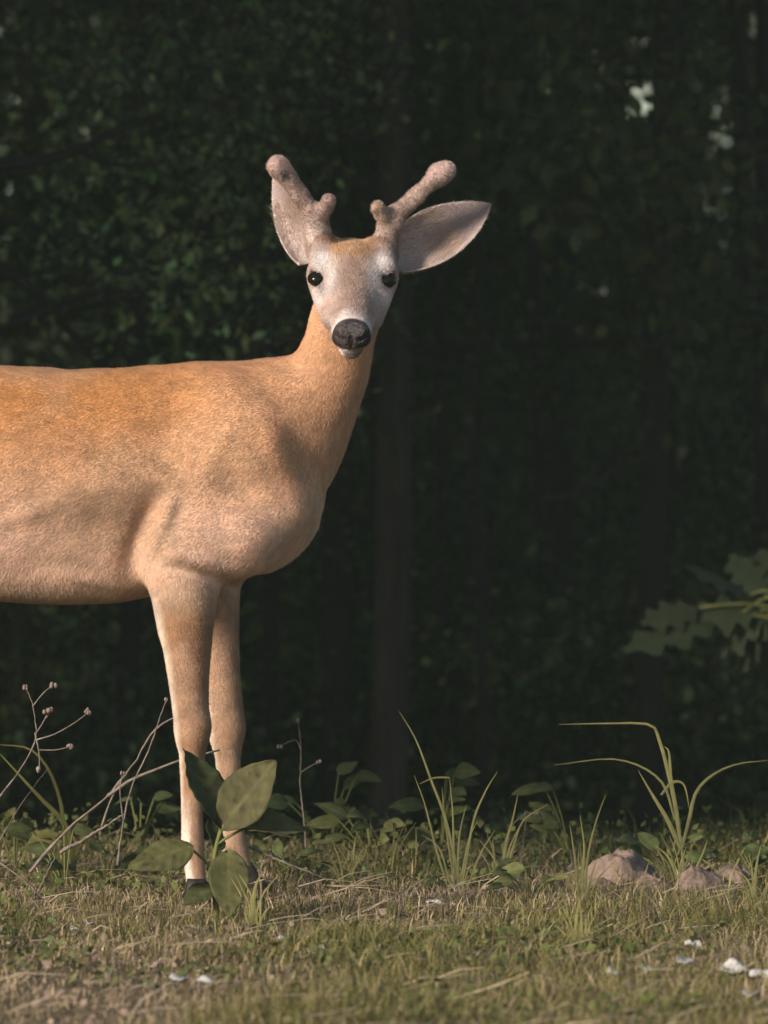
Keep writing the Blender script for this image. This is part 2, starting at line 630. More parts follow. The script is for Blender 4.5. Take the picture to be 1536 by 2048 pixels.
# folds and muscle relief on the flank and shoulder: pixel, radii, angle, height in metres
N0, _ = vnormals(V, Q)
for px, py, ra, rb, ang, h in [(345, 1015, 26, 12, 60, .010), (322, 1060, 60, 14, 65, .009), (290, 1060, 75, 22, 68, -.011), (400, 1110, 60, 12, -22, .006),
                               (395, 1140, 80, 14, -18, -.008), (455, 1170, 70, 14, -40, -.008), (520, 1065, 55, 26, -25, .006), (550, 875, 55, 22, -75, .005), (600, 900, 60, 26, -70, .001),
                               (545, 930, 50, 14, -60, -.002), (230, 960, 90, 30, 10, .004), (200, 1045, 90, 44, 10, -.006), (100, 1125, 130, 28, 4, -.003),
                               (450, 880, 70, 20, 60, .004), (480, 960, 60, 20, -40, -.002), (80, 880, 110, 36, -8, .005), (60, 1020, 60, 20, 15, .005), (180, 1150, 60, 12, -12, .004)]:
    c = P(px, py, 0)
    dx, dz = (V[:, 0] - c[0]) * S, (V[:, 2] - c[2]) * S
    ca, sa = math.cos(R(ang)), math.sin(R(ang))
    a, b = (dx * ca + dz * sa) / ra, (-dx * sa + dz * ca) / rb
    V = V + (1.2 * h * np.exp(-a * a - b * b) * np.clip(-N0[:, 1], 0, 1))[:, None] * N0
low = fbm(V[:, 0] * 9 + 4, V[:, 2] * 9 + 7, 21, 3) - .5
bodyish = sstep(.45, .6, V[:, 2]) * sstep(.02, -.12, V[:, 0])
V = V + (low * .009 * bodyish)[:, None] * N0
V = relax(V, Q, 2)


def mix(a, b, t):
    t = np.asarray(t)[..., None]
    return a * (1 - t) + np.asarray(b) * t


def coat(p, nrm):
    """coat colours of the animal by place on the body"""
    x, y, z = p[:, 0], p[:, 1], p[:, 2]
    row = HOR - (z - ZC) * S
    c = np.tile(np.array([.59, .350, .215]), (len(p), 1))
    nz = fbm(x * 7 + 3, z * 9, 31, 3)
    c = mix(c, (.52, .240, .085), np.clip(sstep(1020, 770, row) * sstep(.05, -.50, x + .02) * (.86 + .28 * nz), 0, 1))      # redder saddle
    c = mix(c, (.74, .490, .360), sstep(940, 1090, row) * .85)                                              # paler lower flank
    c = mix(c, (.40, .235, .14), np.exp(-(((x + .47) / .10) ** 2 + ((row - 1040) / 60) ** 2)) * .9)  # shade of the hollow behind the elbow, painted into the coat
    c = mix(c, (.56, .44, .33), sstep(1150, 1200, row) * (z > .5) * (x < -.30))                            # belly
    c = mix(c, (.62, .41, .26), sstep(.55, .35, nz) * .25)
    leg = sstep(1130, 1240, row)
    c = mix(c, (.34, .185, .10), leg)
    c = mix(c, (.42, .255, .165), leg * sstep(.42, .65, fbm(x * 20, z * 12, 77, 2)) * .7)
    back = np.clip(-nrm[:, 0], 0, 1)
    c = mix(c, (.72, .60, .48), leg * sstep(.55, .95, back) * .9)                                          # pale back edge of the legs
    c = mix(c, (.74, .64, .54), leg * sstep(1560, 1680, row) * sstep(.1, .5, back + .25 * (nz - .3)) * sstep(.07, -.02, y))
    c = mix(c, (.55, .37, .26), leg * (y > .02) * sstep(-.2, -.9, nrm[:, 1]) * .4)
    # neck
    c = mix(c, (.56, .300, .165), sstep(-.25, -.1, x) * sstep(1000, 860, row) * .7)
    # head
    q = (p - EYE) @ HA.T
    r, f, u = np.abs(q[:, 0]), q[:, 1], q[:, 2]
    hd = sstep(-.15, -.11, f) * sstep(-.16, -.12, u)
    up_ = sstep(-.05, -.02, u)
    hd = hd * (up_ + (1 - up_) * sstep(-.09, -.04, f - np.clip(-.035 - u, 0, .12)))
    mot = fbm(q[:, 0] * 60 + 5, q[:, 1] * 60 + q[:, 2] * 60, 91, 3)
    h = np.tile(np.array([.41, .295, .25]), (len(p), 1))
    h = mix(h, (.36, .25, .21), sstep(.45, .65, mot) * .6)
    h = mix(h, (.43, .235, .115), sstep(.050, .005, f) * sstep(.054, .034, r) * np.clip(.8 + .6 * (mot - .3), 0, 1))    # forehead
    h = mix(h, (.26, .145, .085), sstep(-.022, -.042, f) * sstep(.022, .036, r) * sstep(.066, .058, r) * sstep(.016, .030, u) * .9)  # tufts round the antlers
    h = mix(h, (.36, .24, .19), sstep(.02, .05, f) * sstep(.028, .010, r) * sstep(.15, .12, f) * .8)        # bridge
    h = mix(h, (.85, .80, .78), np.exp(-((r - .050) / .016) ** 2 - ((f - .015) / .024) ** 2 - ((u - .030) / .012) ** 2))      # white over the eye
    h = mix(h, (.74, .67, .64), np.exp(-((r - .036) / .010) ** 2 - ((f - .050) / .030) ** 2) * .75)
    h = mix(h, (.78, .71, .69), np.exp(-((r - .050) / .02) ** 2 - ((f - .052) / .026) ** 2 - ((u + .020) / .016) ** 2) * .95)
    h = mix(h, (.45, .27, .18), np.exp(-((r - .042) / .016) ** 2 - ((f - .085) / .020) ** 2 - ((u + .03) / .02) ** 2) * .7)
    band = .147 + .006 * np.sin(q[:, 0] * 140) + .010 * (mot - .5)
    h = mix(h, (.52, .42, .385), sstep(.07, .13, f) * sstep(-.008, -.030, u) * .8)                           # pale muzzle sides
    h = mix(h, (.62, .54, .505), sstep(-.008, .012, f - band) * sstep(-.034, -.016, u) * (.75 + .5 * (mot - .3)))                       # white band behind the nose
    h = mix(h, (.20, .145, .13), sstep(.12, .14, f) * sstep(-.026, -.036, u) * sstep(-.060, -.050, u) * .85)  # dusky lips
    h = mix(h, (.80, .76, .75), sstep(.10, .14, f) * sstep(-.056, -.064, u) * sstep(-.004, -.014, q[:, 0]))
    h = mix(h, (.20, .155, .135), sstep(.10, .14, f) * sstep(-.056, -.064, u) * sstep(-.014, -.004, q[:, 0]))                                # chin: left half bright, right half darkened as painted shade
    h = mix(h, (.45, .37, .34), sstep(-.06, -.085, u) * sstep(.10, .07, f) * .8)                            # throat patch
    ring = np.sqrt((r - .0605) ** 2 + (f - .024) ** 2 + 1.9 * (u - .004) ** 2)
    h = mix(h, (.05, .035, .03), sstep(.0245, .0195, ring))
    tear = np.exp(-((f - .048) / .010) ** 2 - ((u - .0 + .25 * (f - .048)) / .005) ** 2) * sstep(.02, .03, r)
    h = mix(h, (.12, .085, .07), tear * .7)
    nose = sstep(.150, .156, f) * sstep(-.050, -.044, u)
    h = mix(h, (.03, .022, .022), sstep(.160, .166, f) * sstep(-.050, -.046, u))
    c = mix(c, h, hd)
    leg2 = leg * np.exp(-((row - 1490) / 30) ** 2) * np.clip(nrm[:, 0] + .3, 0, 1)
    c = mix(c, (.30, .17, .10), leg2 * .6)
    m1 = fbm(x * 24 + y * 13, z * 30 + y * 17, 71, 3) - .5
    m2 = fbm(x * 75 + y * 60, z * 90 + y * 50, 72, 3) - .5
    c = c * (1 + .34 * m1 + .42 * m2)[:, None]
    return np.clip(c, .004, .9), hd, nose * hd


N1, _ = vnormals(V, Q)
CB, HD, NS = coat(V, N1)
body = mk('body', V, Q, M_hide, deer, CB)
body['label'] = 'tan coated body with pale belly and white face markings'


def fdir(p, n):
    d = np.zeros_like(p)
    d += np.array([-1, 0, -.55])
    lg = sstep(.66, .52, p[:, 2])[:, None]
    d = d * (1 - lg) + np.array([0, 0, -1]) * lg
    nk = (sstep(-.22, -.08, p[:, 0]) * sstep(.62, .75, p[:, 2]))[:, None]
    d = d * (1 - nk) + np.array([-.5, 0, -1]) * nk
    q = (p - EYE) @ HA.T
    hd = (sstep(-.11, -.05, q[:, 1]) * sstep(-.14, -.10, q[:, 2]))[:, None]
    return d * (1 - hd) + (-Fv) * hd


def flen(p):
    q = (p - EYE) @ HA.T
    hd = sstep(-.12, -.06, q[:, 1]) * sstep(-.15, -.11, q[:, 2])
    lg = sstep(.60, .45, p[:, 2])
    return (.0092 * (1 - lg) + .0060 * lg) * (1 - hd) + .0065 * hd


def fkeep(c, n):
    q = (c - EYE) @ HA.T
    nose = (q[:, 1] > .159) & (q[:, 2] > -.05)
    eye = np.sqrt((np.abs(q[:, 0]) - .0605) ** 2 + (q[:, 1] - .024) ** 2 + 1.9 * (q[:, 2] - .004) ** 2) < .0200
    hd = (q[:, 1] > -.1) & (q[:, 2] > -.12)
    k = np.where(n[:, 1] < .35, 1.0, .12) * np.where(hd, 3.0, 1.0) * np.where(c[:, 0] < -.75, .35, 1) * np.where(c[:, 2] < .5, 1.6, 1)
    return k * ~(nose | eye)


fur('coat', V, Q, CB, 560000, flen, fdir, deer, M_fur, width=.00050, tilt=.20, keep=fkeep, jitter=.2, cvar=.15)

fur('guard_hair', V, Q, CB, 70000, .016, fdir, deer, M_fur, width=.00055, tilt=.11, keep=lambda c, n: fkeep(c, n) * (c[:, 2] > .5) * ((c - EYE) @ HA.T[:, 1] < -.06), jitter=.12, cvar=.30)
fur('face_hair', V, Q, CB, 40000, .0085, fdir, deer, M_fur, width=.00065, tilt=.24, jitter=.3, cvar=.26,
    keep=lambda c, n: fkeep(c, n) * (((c - EYE) @ HA.T)[:, 1] > -.11) * (((c - EYE) @ HA.T)[:, 2] > -.13) * (c[:, 2] > .85) * (((c - EYE) @ HA.T)[:, 1] < .15))

# nose leather
fn_ = Field(H(0, .172, -.025) - .06, H(0, .172, -.025) + .06, .0022)
fn_.ell(H(0, .171, -.0195), (.0272, .0190, .0190), HA, k=.01)
fn_.ell(H(0, .172, -.040), (.0175, .0150, .0120), HA, k=.014)
for sd in (-1, 1):
    fn_.ell(H(sd * .0165, .178, -.020), (.0120, .0140, .0160), HA, k=.008)
    fn_.ell(H(sd * .0180, .194, -.026), (.0080, .012, .0058), HA, k=.005, sub=True)
    fn_.ell(H(sd * .0255, .188, -.021), (.0045, .012, .0060), HA, k=.005, sub=True)
fn_.ell(H(0, .192, -.036), (.0016, .010, .014), HA, k=.005, sub=True)
nv, nq = fn_.mesh()
nv = nv + ((fbm(nv[:, 0] * 160, nv[:, 2] * 160, 8, 2) - .5) * .0024)[:, None] * vnormals(nv, nq)[0]
mk('nose', nv, nq, M_nose, deer)['label'] = 'dark moist nose'


def ball(c, r, axes=np.eye(3), nu=20, nv_=14):
    Vs, Fs = [], []
    for i in range(nv_ + 1):
        a = math.pi * i / nv_
        for j in range(nu):
            b = 2 * math.pi * j / nu
            l = np.array([r[0] * math.sin(a) * math.cos(b), r[1] * math.sin(a) * math.sin(b), r[2] * math.cos(a)])
            Vs.append(np.array(c) + l @ axes)
    for i in range(nv_):
        for j in range(nu):
            k = (j + 1) % nu
            Fs.append((i * nu + j, (i + 1) * nu + j, (i + 1) * nu + k, i * nu + k))
    return np.array(Vs), Fs


for sd in (-1, 1):
    v, f = ball(H(sd * .0592, .0225, .0035), (.0188, .0182, .0136), HA)
    mk('eye', v, f, M_eye, deer)['label'] = 'large dark eye'


# ears
def ear(base, tip, W, streak, bend, cupdir):
    base, tip = np.array(base), np.array(tip)
    ax = tip - base
    L = np.linalg.norm(ax)
    ax /= L
    nf = np.array(cupdir, float)
    nf -= (nf @ ax) * ax
    nf /= np.linalg.norm(nf)
    sd = np.cross(ax, nf)
    nu, nv2 = 26, 17
    rows = []
    for layer in (0, 1):
        for i in range(nu):
            u = i / (nu - 1)
            wd = W * (max(math.sin(math.pi * min(1, (.10 + .90 * u)) ** .95), 0) ** .72) * (1 - .12 * u)
            wd = max(wd, .0022)
            th = R(80) * (1 - u) ** 1.6 + R(24)
            for j in range(nv2):
                v = -1 + 2 * j / (nv2 - 1)
                rr = wd / max(math.sin(min(th, R(90))), .3)
                a = v * th
                pos = base + ax * L * u + sd * rr * math.sin(a) * (1 if abs(a) < 9 else 1) - nf * rr * (math.cos(a) - math.cos(th * .5)) + nf * bend * math.sin(math.pi * u)
                rad = sd * math.sin(a) - nf * math.cos(a)
                thick = .0018 + .004 * (1 - u) ** 2
                rows.append(pos + rad * (0 if layer == 0 else thick * (1 - .6 * abs(v))))
    Vs = np.array(rows)
    n1 = nu * nv2
    Fs = []
    g = lambda l, i, j: l * n1 + i * nv2 + j
    for i in range(nu - 1):
        for j in range(nv2 - 1):
            Fs.append((g(0, i, j), g(0, i + 1, j), g(0, i + 1, j + 1), g(0, i, j + 1)))
            Fs.append((g(1, i, j), g(1, i, j + 1), g(1, i + 1, j + 1), g(1, i + 1, j)))
        for j in (0, nv2 - 1):
            q = (g(0, i, j), g(1, i, j), g(1, i + 1, j), g(0, i + 1, j))
            Fs.append(q if j == 0 else q[::-1])
    for j in range(nv2 - 1):
        Fs.append((g(0, nu - 1, j), g(1, nu - 1, j), g(1, nu - 1, j + 1), g(0, nu - 1, j + 1)))
        Fs.append((g(0, 0, j + 1), g(1, 0, j + 1), g(1, 0, j), g(0, 0, j)))
    Fs = np.array(Fs)
    C = np.zeros((len(Vs), 3))
    for l in (0, 1):
        for i in range(nu):
            for j in range(nv2):
                u, v = i / (nu - 1), -1 + 2 * j / (nv2 - 1)
                if l:
                    c = np.array([.30, .20, .14])
                else:
                    c = np.array([.50, .37, .34]) * (1 - .45 * math.exp(-((v - .25) * 1.5) ** 2) * min(1, max(0, (u - .25) / .2)))
                    c = c * (1 - .8 * math.exp(-((u - .0) / .3) ** 2)) + np.array([.62, .5, .46]) * .8 * math.exp(-((u - .0) / .3) ** 2)
                    st_ = math.exp(-((v - streak) / .22) ** 2 - ((u - .38) / .22) ** 2)
                    c = c * (1 - .8 * st_) + np.array([.72, .60, .57]) * .8 * st_
                e = max(0, (abs(v) - .82) / .18)
                c = c * (1 - e * .7) + np.array([.70, .58, .52]) * e * .7
                C[g(l, i, j)] = c
    return Vs, Fs, C, ax


for nm, base, tip, W, cup in (('near', P(622, 522, -.080), P(551, 336, -.04), .034, (-.75, -1, .1)), ('off', P(788, 528, -.080), P(979, 410, -.045), .052, (-.30, -1, .10))):
    v, f, c, ax = ear(base, tip, W, -.55, .004, cup)
    e = mk('ear', v, f, M_ear, deer, c)
    h = fur('ear_hair', v, f, c, 26000, .006, lambda p, n, ax=ax: np.tile(ax, (len(p), 1)), deer, M_fur, width=.0004, tilt=.2, jitter=.3)
    h.parent = e
    h = fur('inner_ear_hair', v, f, np.clip(c * 1.35, 0, .8), 1800, .020, lambda p, n, ax=ax: np.tile(ax, (len(p), 1)), deer, M_fur, width=.0005, tilt=.35, jitter=.35, cvar=.2,
            keep=lambda cc, n, b=base, ax=ax: ((cc - b) @ ax < .11) & (n[:, 1] < -.2))
    h.parent = e

# antlers in velvet
for sd, beam, tine in (('r', [(767, 505, -.11, .016), (768, 484, -.115, .0185), (776, 455, -.12, .0165), (790, 432, -.125, .0158), (832, 393, -.13, .0118), (862, 364, -.135, .0122), (877, 350, -.138, .0165), (890, 343, -.14, .0175)],
                        [(784, 446, -.125, .013), (766, 430, -.14, .0100), (755, 415, -.155, .0112)]),
                       ('l', [(644, 500, -.11, .016), (640, 474, -.115, .0185), (636, 452, -.12, .0165), (626, 428, -.125, .0165), (600, 392, -.13, .0135), (577, 358, -.135, .0135), (563, 340, -.138, .0160), (555, 331, -.14, .0165)],
                        [(636, 440, -.125, .013), (649, 418, -.14, .0100), (657, 402, -.155, .0110)])):
    A = [pt(*q) for q in beam]
    B = [pt(*q) for q in tine]
    al = np.array(A + B)[:, :3]
    fa = Field(al.min(0) - .04, al.max(0) + .04, .0026)
    fa.chain(A, k=.010)
    fa.chain(B, k=.012)
    v, q = fa.mesh()
    v = relax(v, q, 1)
    v = v + ((fbm(v[:, 0] * 70 + 3, v[:, 2] * 70 + v[:, 1] * 50, 17, 3) - .5) * .0050)[:, None] * vnormals(v, q)[0]
    u = np.clip((v[:, 2] - A[1][2]) / (A[-1][2] - A[1][2]), 0, 1)
    c = np.tile(np.array([.43, .31, .265]), (len(v), 1))
    c = c * (1 + .7 * (fbm(v[:, 0] * 90, v[:, 2] * 90 + v[:, 1] * 60, 19, 3) - .5))[:, None]
    c = mix(c, (.70, .58, .53), sstep(.35, .05, u) * sstep(.3, .6, fbm(v[:, 0] * 40, v[:, 2] * 40, 5, 2)))
    c = mix(c, (.56, .40, .36), sstep(.8, 1, u))
    if sd == 'l':
        k = P(570, 352, -.14)
        c = mix(c, (.16, .12, .11), np.exp(-((v[:, 0] - k[0]) / .011) ** 2 - ((v[:, 2] - k[2]) / .013) ** 2))
    else:
        tn = np.exp(-((v[:, 0] - B[-1][0]) / .016) ** 2) * sstep(.25, .4, u + 0 * v[:, 0])
        c = mix(c, (.42, .30, .20), tn * .7)
    an = mk('antler', v, q, M_velvet, deer, c)
    an['label'] = 'velvet antler with a knobbed beam and short brow tine'
    ax = np.array(A[-1][:3]) - np.array(A[1][:3])
    h = fur('velvet_nap', v, q, c, 30000, .0042, lambda p, n, ax=ax: np.tile(ax / np.linalg.norm(ax), (len(p), 1)), deer, M_fur, width=.0004, tilt=.8, jitter=.6, cvar=.28)
    h.parent = an

# hooves: two claws each
for a, b in ((near[-1], 1), (far[-1], 1), (pt(-365, 1765, -.095, 0), 1), (pt(-365, 1765, .095, 0), 1)):
    cx, cy, zc_ = a[0], a[1], a[2]
    parts = []
    g0 = float(ground(np.array(cx), np.array(cy)))
    for sd in (-1, 1):
        rings = []
        for zz, x0, x1, ww in ((g0 - .004, -.022, .048, .0135), (g0 + .012, -.022, .040, .0135), (g0 + .030, -.020, .026, .0125), (g0 + .048, -.016, .014, .010)):
            ring = []
            for j in range(10):
                t = 2 * math.pi * j / 10
                xx = (x0 + x1) / 2 + (x1 - x0) / 2 * math.cos(t)
                taper = 1 - .45 * max(0, math.cos(t))
                ring.append((cx + xx, cy + sd * .0135 + ww * math.sin(t) * taper, zz))
            rings.append(ring)
        Vh = np.array([p for rg_ in rings for p in rg_])
        Fh = [(i * 10 + j, i * 10 + (j + 1) % 10, (i + 1) * 10 + (j + 1) % 10, (i + 1) * 10 + j) for i in range(3) for j in range(10)]
        Fh += [tuple(range(10))[::-1], tuple(range(30, 40))]
        parts.append((Vh, Fh))
    v, f = merge(parts)
    mk('hoof', v, f, M_hoof, deer)


# ------------------------------------------------------------------ foliage helpers
# small gaps in the canopy through which the sky shows: a line through the wood each, with its width in metres
GAPS = [(1340, 172, 0.054), (1322, 180, 0.036), (1296, 204, 0.04), (1282, 207, 0.029), (1078, 312, 0.032), (1088, 315, 0.025), (1332, 287, 0.029), (1287, 142, 0.029), (1268, 95, 0.02), (1300, 96, 0.022), (1026, 10, 0.025), (436, 20, 0.02), (178, 288, 0.02), (1530, 50, 0.043), (1424, 272, 0.016), (1216, 254, 0.016), (1090, 188, 0.022), (1222, 192, 0.018), (895, 122, 0.014), (1290, 520, 0.014), (1100, 170, 0.014)]

GAPS = [(a, b, r if 1290 < a < 1345 and b < 210 else r * .62) for a, b, r in GAPS]
_g = random.Random(3)
GAPS = [(px + _g.uniform(-1, 1) * r * 1100 * .9, py + _g.uniform(-1, 1) * r * 1100 * .6, r * _g.uniform(.35, .8)) for px, py, r in GAPS for _ in range(3)]


def gaps(c):
    keep = np.ones(len(c), bool)
    k = (D + c[:, 1]) / D / S
    for px, py, r in GAPS:
        d = np.hypot(c[:, 0] - (px - 768) * k, c[:, 2] - (ZC + (HOR - py) * k))
        keep &= (d > r) | (c[:, 1] < 3.8)
    return keep


def leafquads(c, size, col, seed, droop=.4, aspect=.55, cvar=.22, hue=.10):
    """folded four-point leaves at the centres c"""
    kp = gaps(c)
    c = c[kp]
    col = np.asarray(col, float)
    col = col[kp] if col.ndim == 2 else col
    rg = np.random.default_rng(seed)
    n = len(c)
    d = rg.normal(0, 1, (n, 3))
    d[:, 2] -= droop
    d /= np.linalg.norm(d, axis=1)[:, None]
    up = rg.normal(0, .6, (n, 3)) + np.array([0, -.25, 1.0])
    s = np.cross(d, up)
    s /= np.linalg.norm(s, axis=1)[:, None] + 1e-9
    nn = np.cross(s, d)
    L = (size * rg.uniform(.55, 1.3, n))[:, None]
    b, t = c - d * L * .5, c + d * L * .5
    m = c - d * L * .06 - nn * L * .06
    V = np.stack([b, m + s * L * aspect * .5, t, m - s * L * aspect * .5], 1).reshape(-1, 3)
    i = np.arange(n) * 4
    F = np.concatenate([np.stack([i, i + 1, i + 2], 1), np.stack([i, i + 2, i + 3], 1)])
    cc = np.array(col) * (1 + rg.normal(0, cvar, (n, 1)))
    cc = cc * (1 + rg.normal(0, hue, (n, 3)))
    C = np.repeat(np.clip(cc, .006, .4), 4, axis=0)
    return V, F, C


def tree(x, y, dia, h, label, cat='tree', name='tree', lean=(0, 0), crown0=2.0, nleaf=7000, leaf=.055, col=(.034, .045, .017), spread=1.5, bark=None, seed=0, limbs=9, group=None, low=0, lowz=(0.2, 1.8)):
    """tapered trunk with limbs, crown of leaves in clumps round the limb ends"""
    rg = np.random.default_rng(seed)
    z0 = float(ground(np.array(x), np.array(y))) - .05
    o = empty(name, (x, y, z0), label, cat, group)
    zz = np.linspace(0, h, 16)
    wx, wy = rg.normal(0, .05, 2)
    ctr = np.stack([x + lean[0] * zz / h + wx * np.sin(zz * .9), y + lean[1] * zz / h + wy * np.sin(zz * .7 + 1), z0 + zz], 1)
    rad = dia / 2 * (1 - .72 * zz / h) * (1 + .35 * np.exp(-zz / .15))
    parts = [tube(ctr, rad, 12, .035, seed)]
    cl = []
    for k in range(limbs + low):
        zl = rg.uniform(crown0 * .9, h * .95) if k < limbs else rg.uniform(*lowz)
        b = np.array([np.interp(zl, zz, ctr[:, i]) for i in range(3)])
        a = rg.uniform(0, 2 * math.pi)
        L = spread * rg.uniform(.5, 1.0) * (1 - .5 * max(0, zl - crown0) / max(h - crown0, .1)) * (1 if k < limbs else .6)
        e = b + np.array([math.cos(a) * L, math.sin(a) * L, L * rg.uniform(-.1, .5)])
        mid = (b + e) / 2 + rg.normal(0, .08, 3)
        pts = spline([b, mid, e], 7)
        r0 = np.interp(zl, zz, rad) * .45
        parts.append(tube(pts, np.linspace(r0, .004, 7), 6, .05, seed + k))
        for q in np.linspace(.35, 1, 5):
            cl.append((b + (e - b) * q + rg.normal(0, .1, 3), .16 + .22 * rg.random(), 1.0 if k < limbs else .5))
    v, f = merge(parts)
    mk('trunk', v, f, bark or M_bark, o)
    if nleaf:
        wts = np.array([(c[2] == 1) * c[1] ** 2 for c in cl])
        pk = rg.choice(len(cl), nleaf, p=wts / wts.sum())
        cc = np.array([c[0] for c in cl])[pk]
        rr = np.array([c[1] for c in cl])[pk]
        dd = rg.normal(0, 1, (nleaf, 3))
        dd /= np.linalg.norm(dd, axis=1)[:, None]
        dd *= (rg.random(nleaf) ** .5)[:, None] * np.array([1.25, 1.25, .7])
        V, F, C = leafquads(cc + dd * rr[:, None], leaf, col, seed + 99)
        mk('crown', V, F, M_leaf, o, C, smooth=False)
    lowc = [c for c in cl if c[2] < 1]
    if lowc:
        n2 = 750 * low
        pk = rg.integers(0, len(lowc), n2)
        br = np.exp(rg.normal(0, .75, len(lowc)))[pk][:, None]
        V, F, C = leafquads(np.array([c[0] for c in lowc])[pk] + rg.normal(0, .13, (n2, 3)), .034, np.array(col) * br * 1.35, seed + 55)
        mk('low_foliage', V, F, M_leaf, o, C, smooth=False)
    return o


def bush(x, y, w_, h, label, n=5000, leaf=.06, col=(.05, .075, .03), seed=0, z0=None, name='shrub', group=None, stems=7):
    rg = np.random.default_rng(seed)
    zg = float(ground(np.array(x), np.array(y))) - .03 if z0 is None else z0
    o = empty(name, (x, y, zg), label, 'shrub', group)
    parts, cl = [], []
    for k in range(stems):
        a = rg.uniform(0, 2 * math.pi)
        e = np.array([x + math.cos(a) * w_ * rg.uniform(.2, .9), y + math.sin(a) * w_ * .6 * rg.uniform(.2, .9), zg + h * rg.uniform(.6, 1)])
        b = np.array([x + rg.normal(0, .04), y + rg.normal(0, .04), zg])
        pts = spline([b, (b + e) / 2 + rg.normal(0, .06, 3) + (0, 0, h * .12), e], 9)
        parts.append(tube(pts, np.linspace(.012, .003, 9), 5, .05, seed + k))
        for q in pts[2:]:
            cl.append(q)
    v, f = merge(parts)
    mk('stem', v, f, M_darkbark, o)
    cl = np.array(cl)
    pk = rg.integers(0, len(cl), n)
    cc = cl[pk] + rg.normal(0, 1, (n, 3)) * np.array([.12, .11, .08])
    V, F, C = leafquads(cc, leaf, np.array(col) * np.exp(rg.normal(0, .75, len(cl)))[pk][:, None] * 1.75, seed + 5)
    mk('foliage', V, F, M_leaf, o, C, smooth=False)
    return o


# ------------------------------------------------------------------ the wood behind
def tx(px, y):
    return P(px, 0, y)[0]


GT = 'trees of the wood'
tree(tx(772, 3.3), 3.3, .092, 7, 'slim grey-brown trunk rising just ahead of the deer\'s chest', seed=1, low=7, lowz=(1.3, 2.4), nleaf=6500, crown0=2.2, group=GT)
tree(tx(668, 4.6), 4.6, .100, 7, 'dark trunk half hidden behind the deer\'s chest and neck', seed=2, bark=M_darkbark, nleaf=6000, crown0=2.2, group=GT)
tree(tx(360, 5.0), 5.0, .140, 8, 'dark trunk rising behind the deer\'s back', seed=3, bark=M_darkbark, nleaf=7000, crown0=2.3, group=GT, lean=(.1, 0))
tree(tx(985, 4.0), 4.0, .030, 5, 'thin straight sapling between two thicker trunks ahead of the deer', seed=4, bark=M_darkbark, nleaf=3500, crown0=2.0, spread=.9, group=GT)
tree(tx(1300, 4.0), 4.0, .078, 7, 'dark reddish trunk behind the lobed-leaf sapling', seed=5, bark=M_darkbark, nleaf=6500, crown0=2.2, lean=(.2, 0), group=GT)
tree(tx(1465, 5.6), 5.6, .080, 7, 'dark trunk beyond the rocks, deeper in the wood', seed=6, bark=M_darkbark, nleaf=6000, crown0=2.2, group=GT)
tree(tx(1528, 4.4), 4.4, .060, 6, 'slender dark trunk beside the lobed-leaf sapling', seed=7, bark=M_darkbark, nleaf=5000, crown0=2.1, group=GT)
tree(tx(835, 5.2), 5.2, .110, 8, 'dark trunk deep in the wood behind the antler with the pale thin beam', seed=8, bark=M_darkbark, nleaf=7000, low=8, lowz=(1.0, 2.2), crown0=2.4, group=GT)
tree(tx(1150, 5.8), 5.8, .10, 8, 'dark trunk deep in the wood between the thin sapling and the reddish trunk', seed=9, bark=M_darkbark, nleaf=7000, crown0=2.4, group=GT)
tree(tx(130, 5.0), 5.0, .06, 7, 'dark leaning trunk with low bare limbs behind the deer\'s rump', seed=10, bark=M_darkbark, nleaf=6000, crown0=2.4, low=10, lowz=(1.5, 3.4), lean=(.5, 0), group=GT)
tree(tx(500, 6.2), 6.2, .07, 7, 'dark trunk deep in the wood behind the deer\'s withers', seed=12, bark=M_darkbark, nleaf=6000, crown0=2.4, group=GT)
tree(tx(-160, 4.8), 4.8, .16, 8, 'large dark tree behind the deer\'s hindquarters', seed=13, bark=M_darkbark, nleaf=8000, crown0=1.6, spread=1.9, low=4, group=GT)
tree(tx(1750, 2.6), 2.6, .13, 8, 'large dark tree at the wood\'s edge past the rocks', seed=14, bark=M_darkbark, nleaf=8000, crown0=1.6, spread=1.8, group=GT)

for i, (px, y, lb) in enumerate([(60, 7.0, 'leafy tree far back above the deer\'s rump'), (300, 7.6, 'leafy tree far back above the deer\'s back'), (590, 7.2, 'leafy tree far back behind the antler that overlaps its ear'),
                                 (960, 7.4, 'leafy tree far back beyond the ear that stands clear of its antler'), (1240, 8.0, 'leafy tree far back above the reddish trunk'), (1480, 7.2, 'leafy tree far back above the lobed-leaf sapling')]):
    tree(tx(px, y), y, .09, 8, lb, seed=400 + i, bark=M_darkbark, nleaf=7000, crown0=2.8, low=26, lowz=(1.2, 4.2), spread=1.7, group=GT)

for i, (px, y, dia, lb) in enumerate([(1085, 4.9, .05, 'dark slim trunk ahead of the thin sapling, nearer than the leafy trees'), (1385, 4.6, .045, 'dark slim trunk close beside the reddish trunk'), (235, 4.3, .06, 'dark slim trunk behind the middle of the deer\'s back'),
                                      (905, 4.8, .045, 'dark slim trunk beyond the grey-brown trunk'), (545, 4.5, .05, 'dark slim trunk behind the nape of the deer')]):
    tree(tx(px, y), y, dia, 7, lb, seed=500 + i, bark=M_darkbark, nleaf=4500, crown0=2.6, low=0, limbs=7, group=GT, lean=(.15 * (i % 3 - 1), 0))

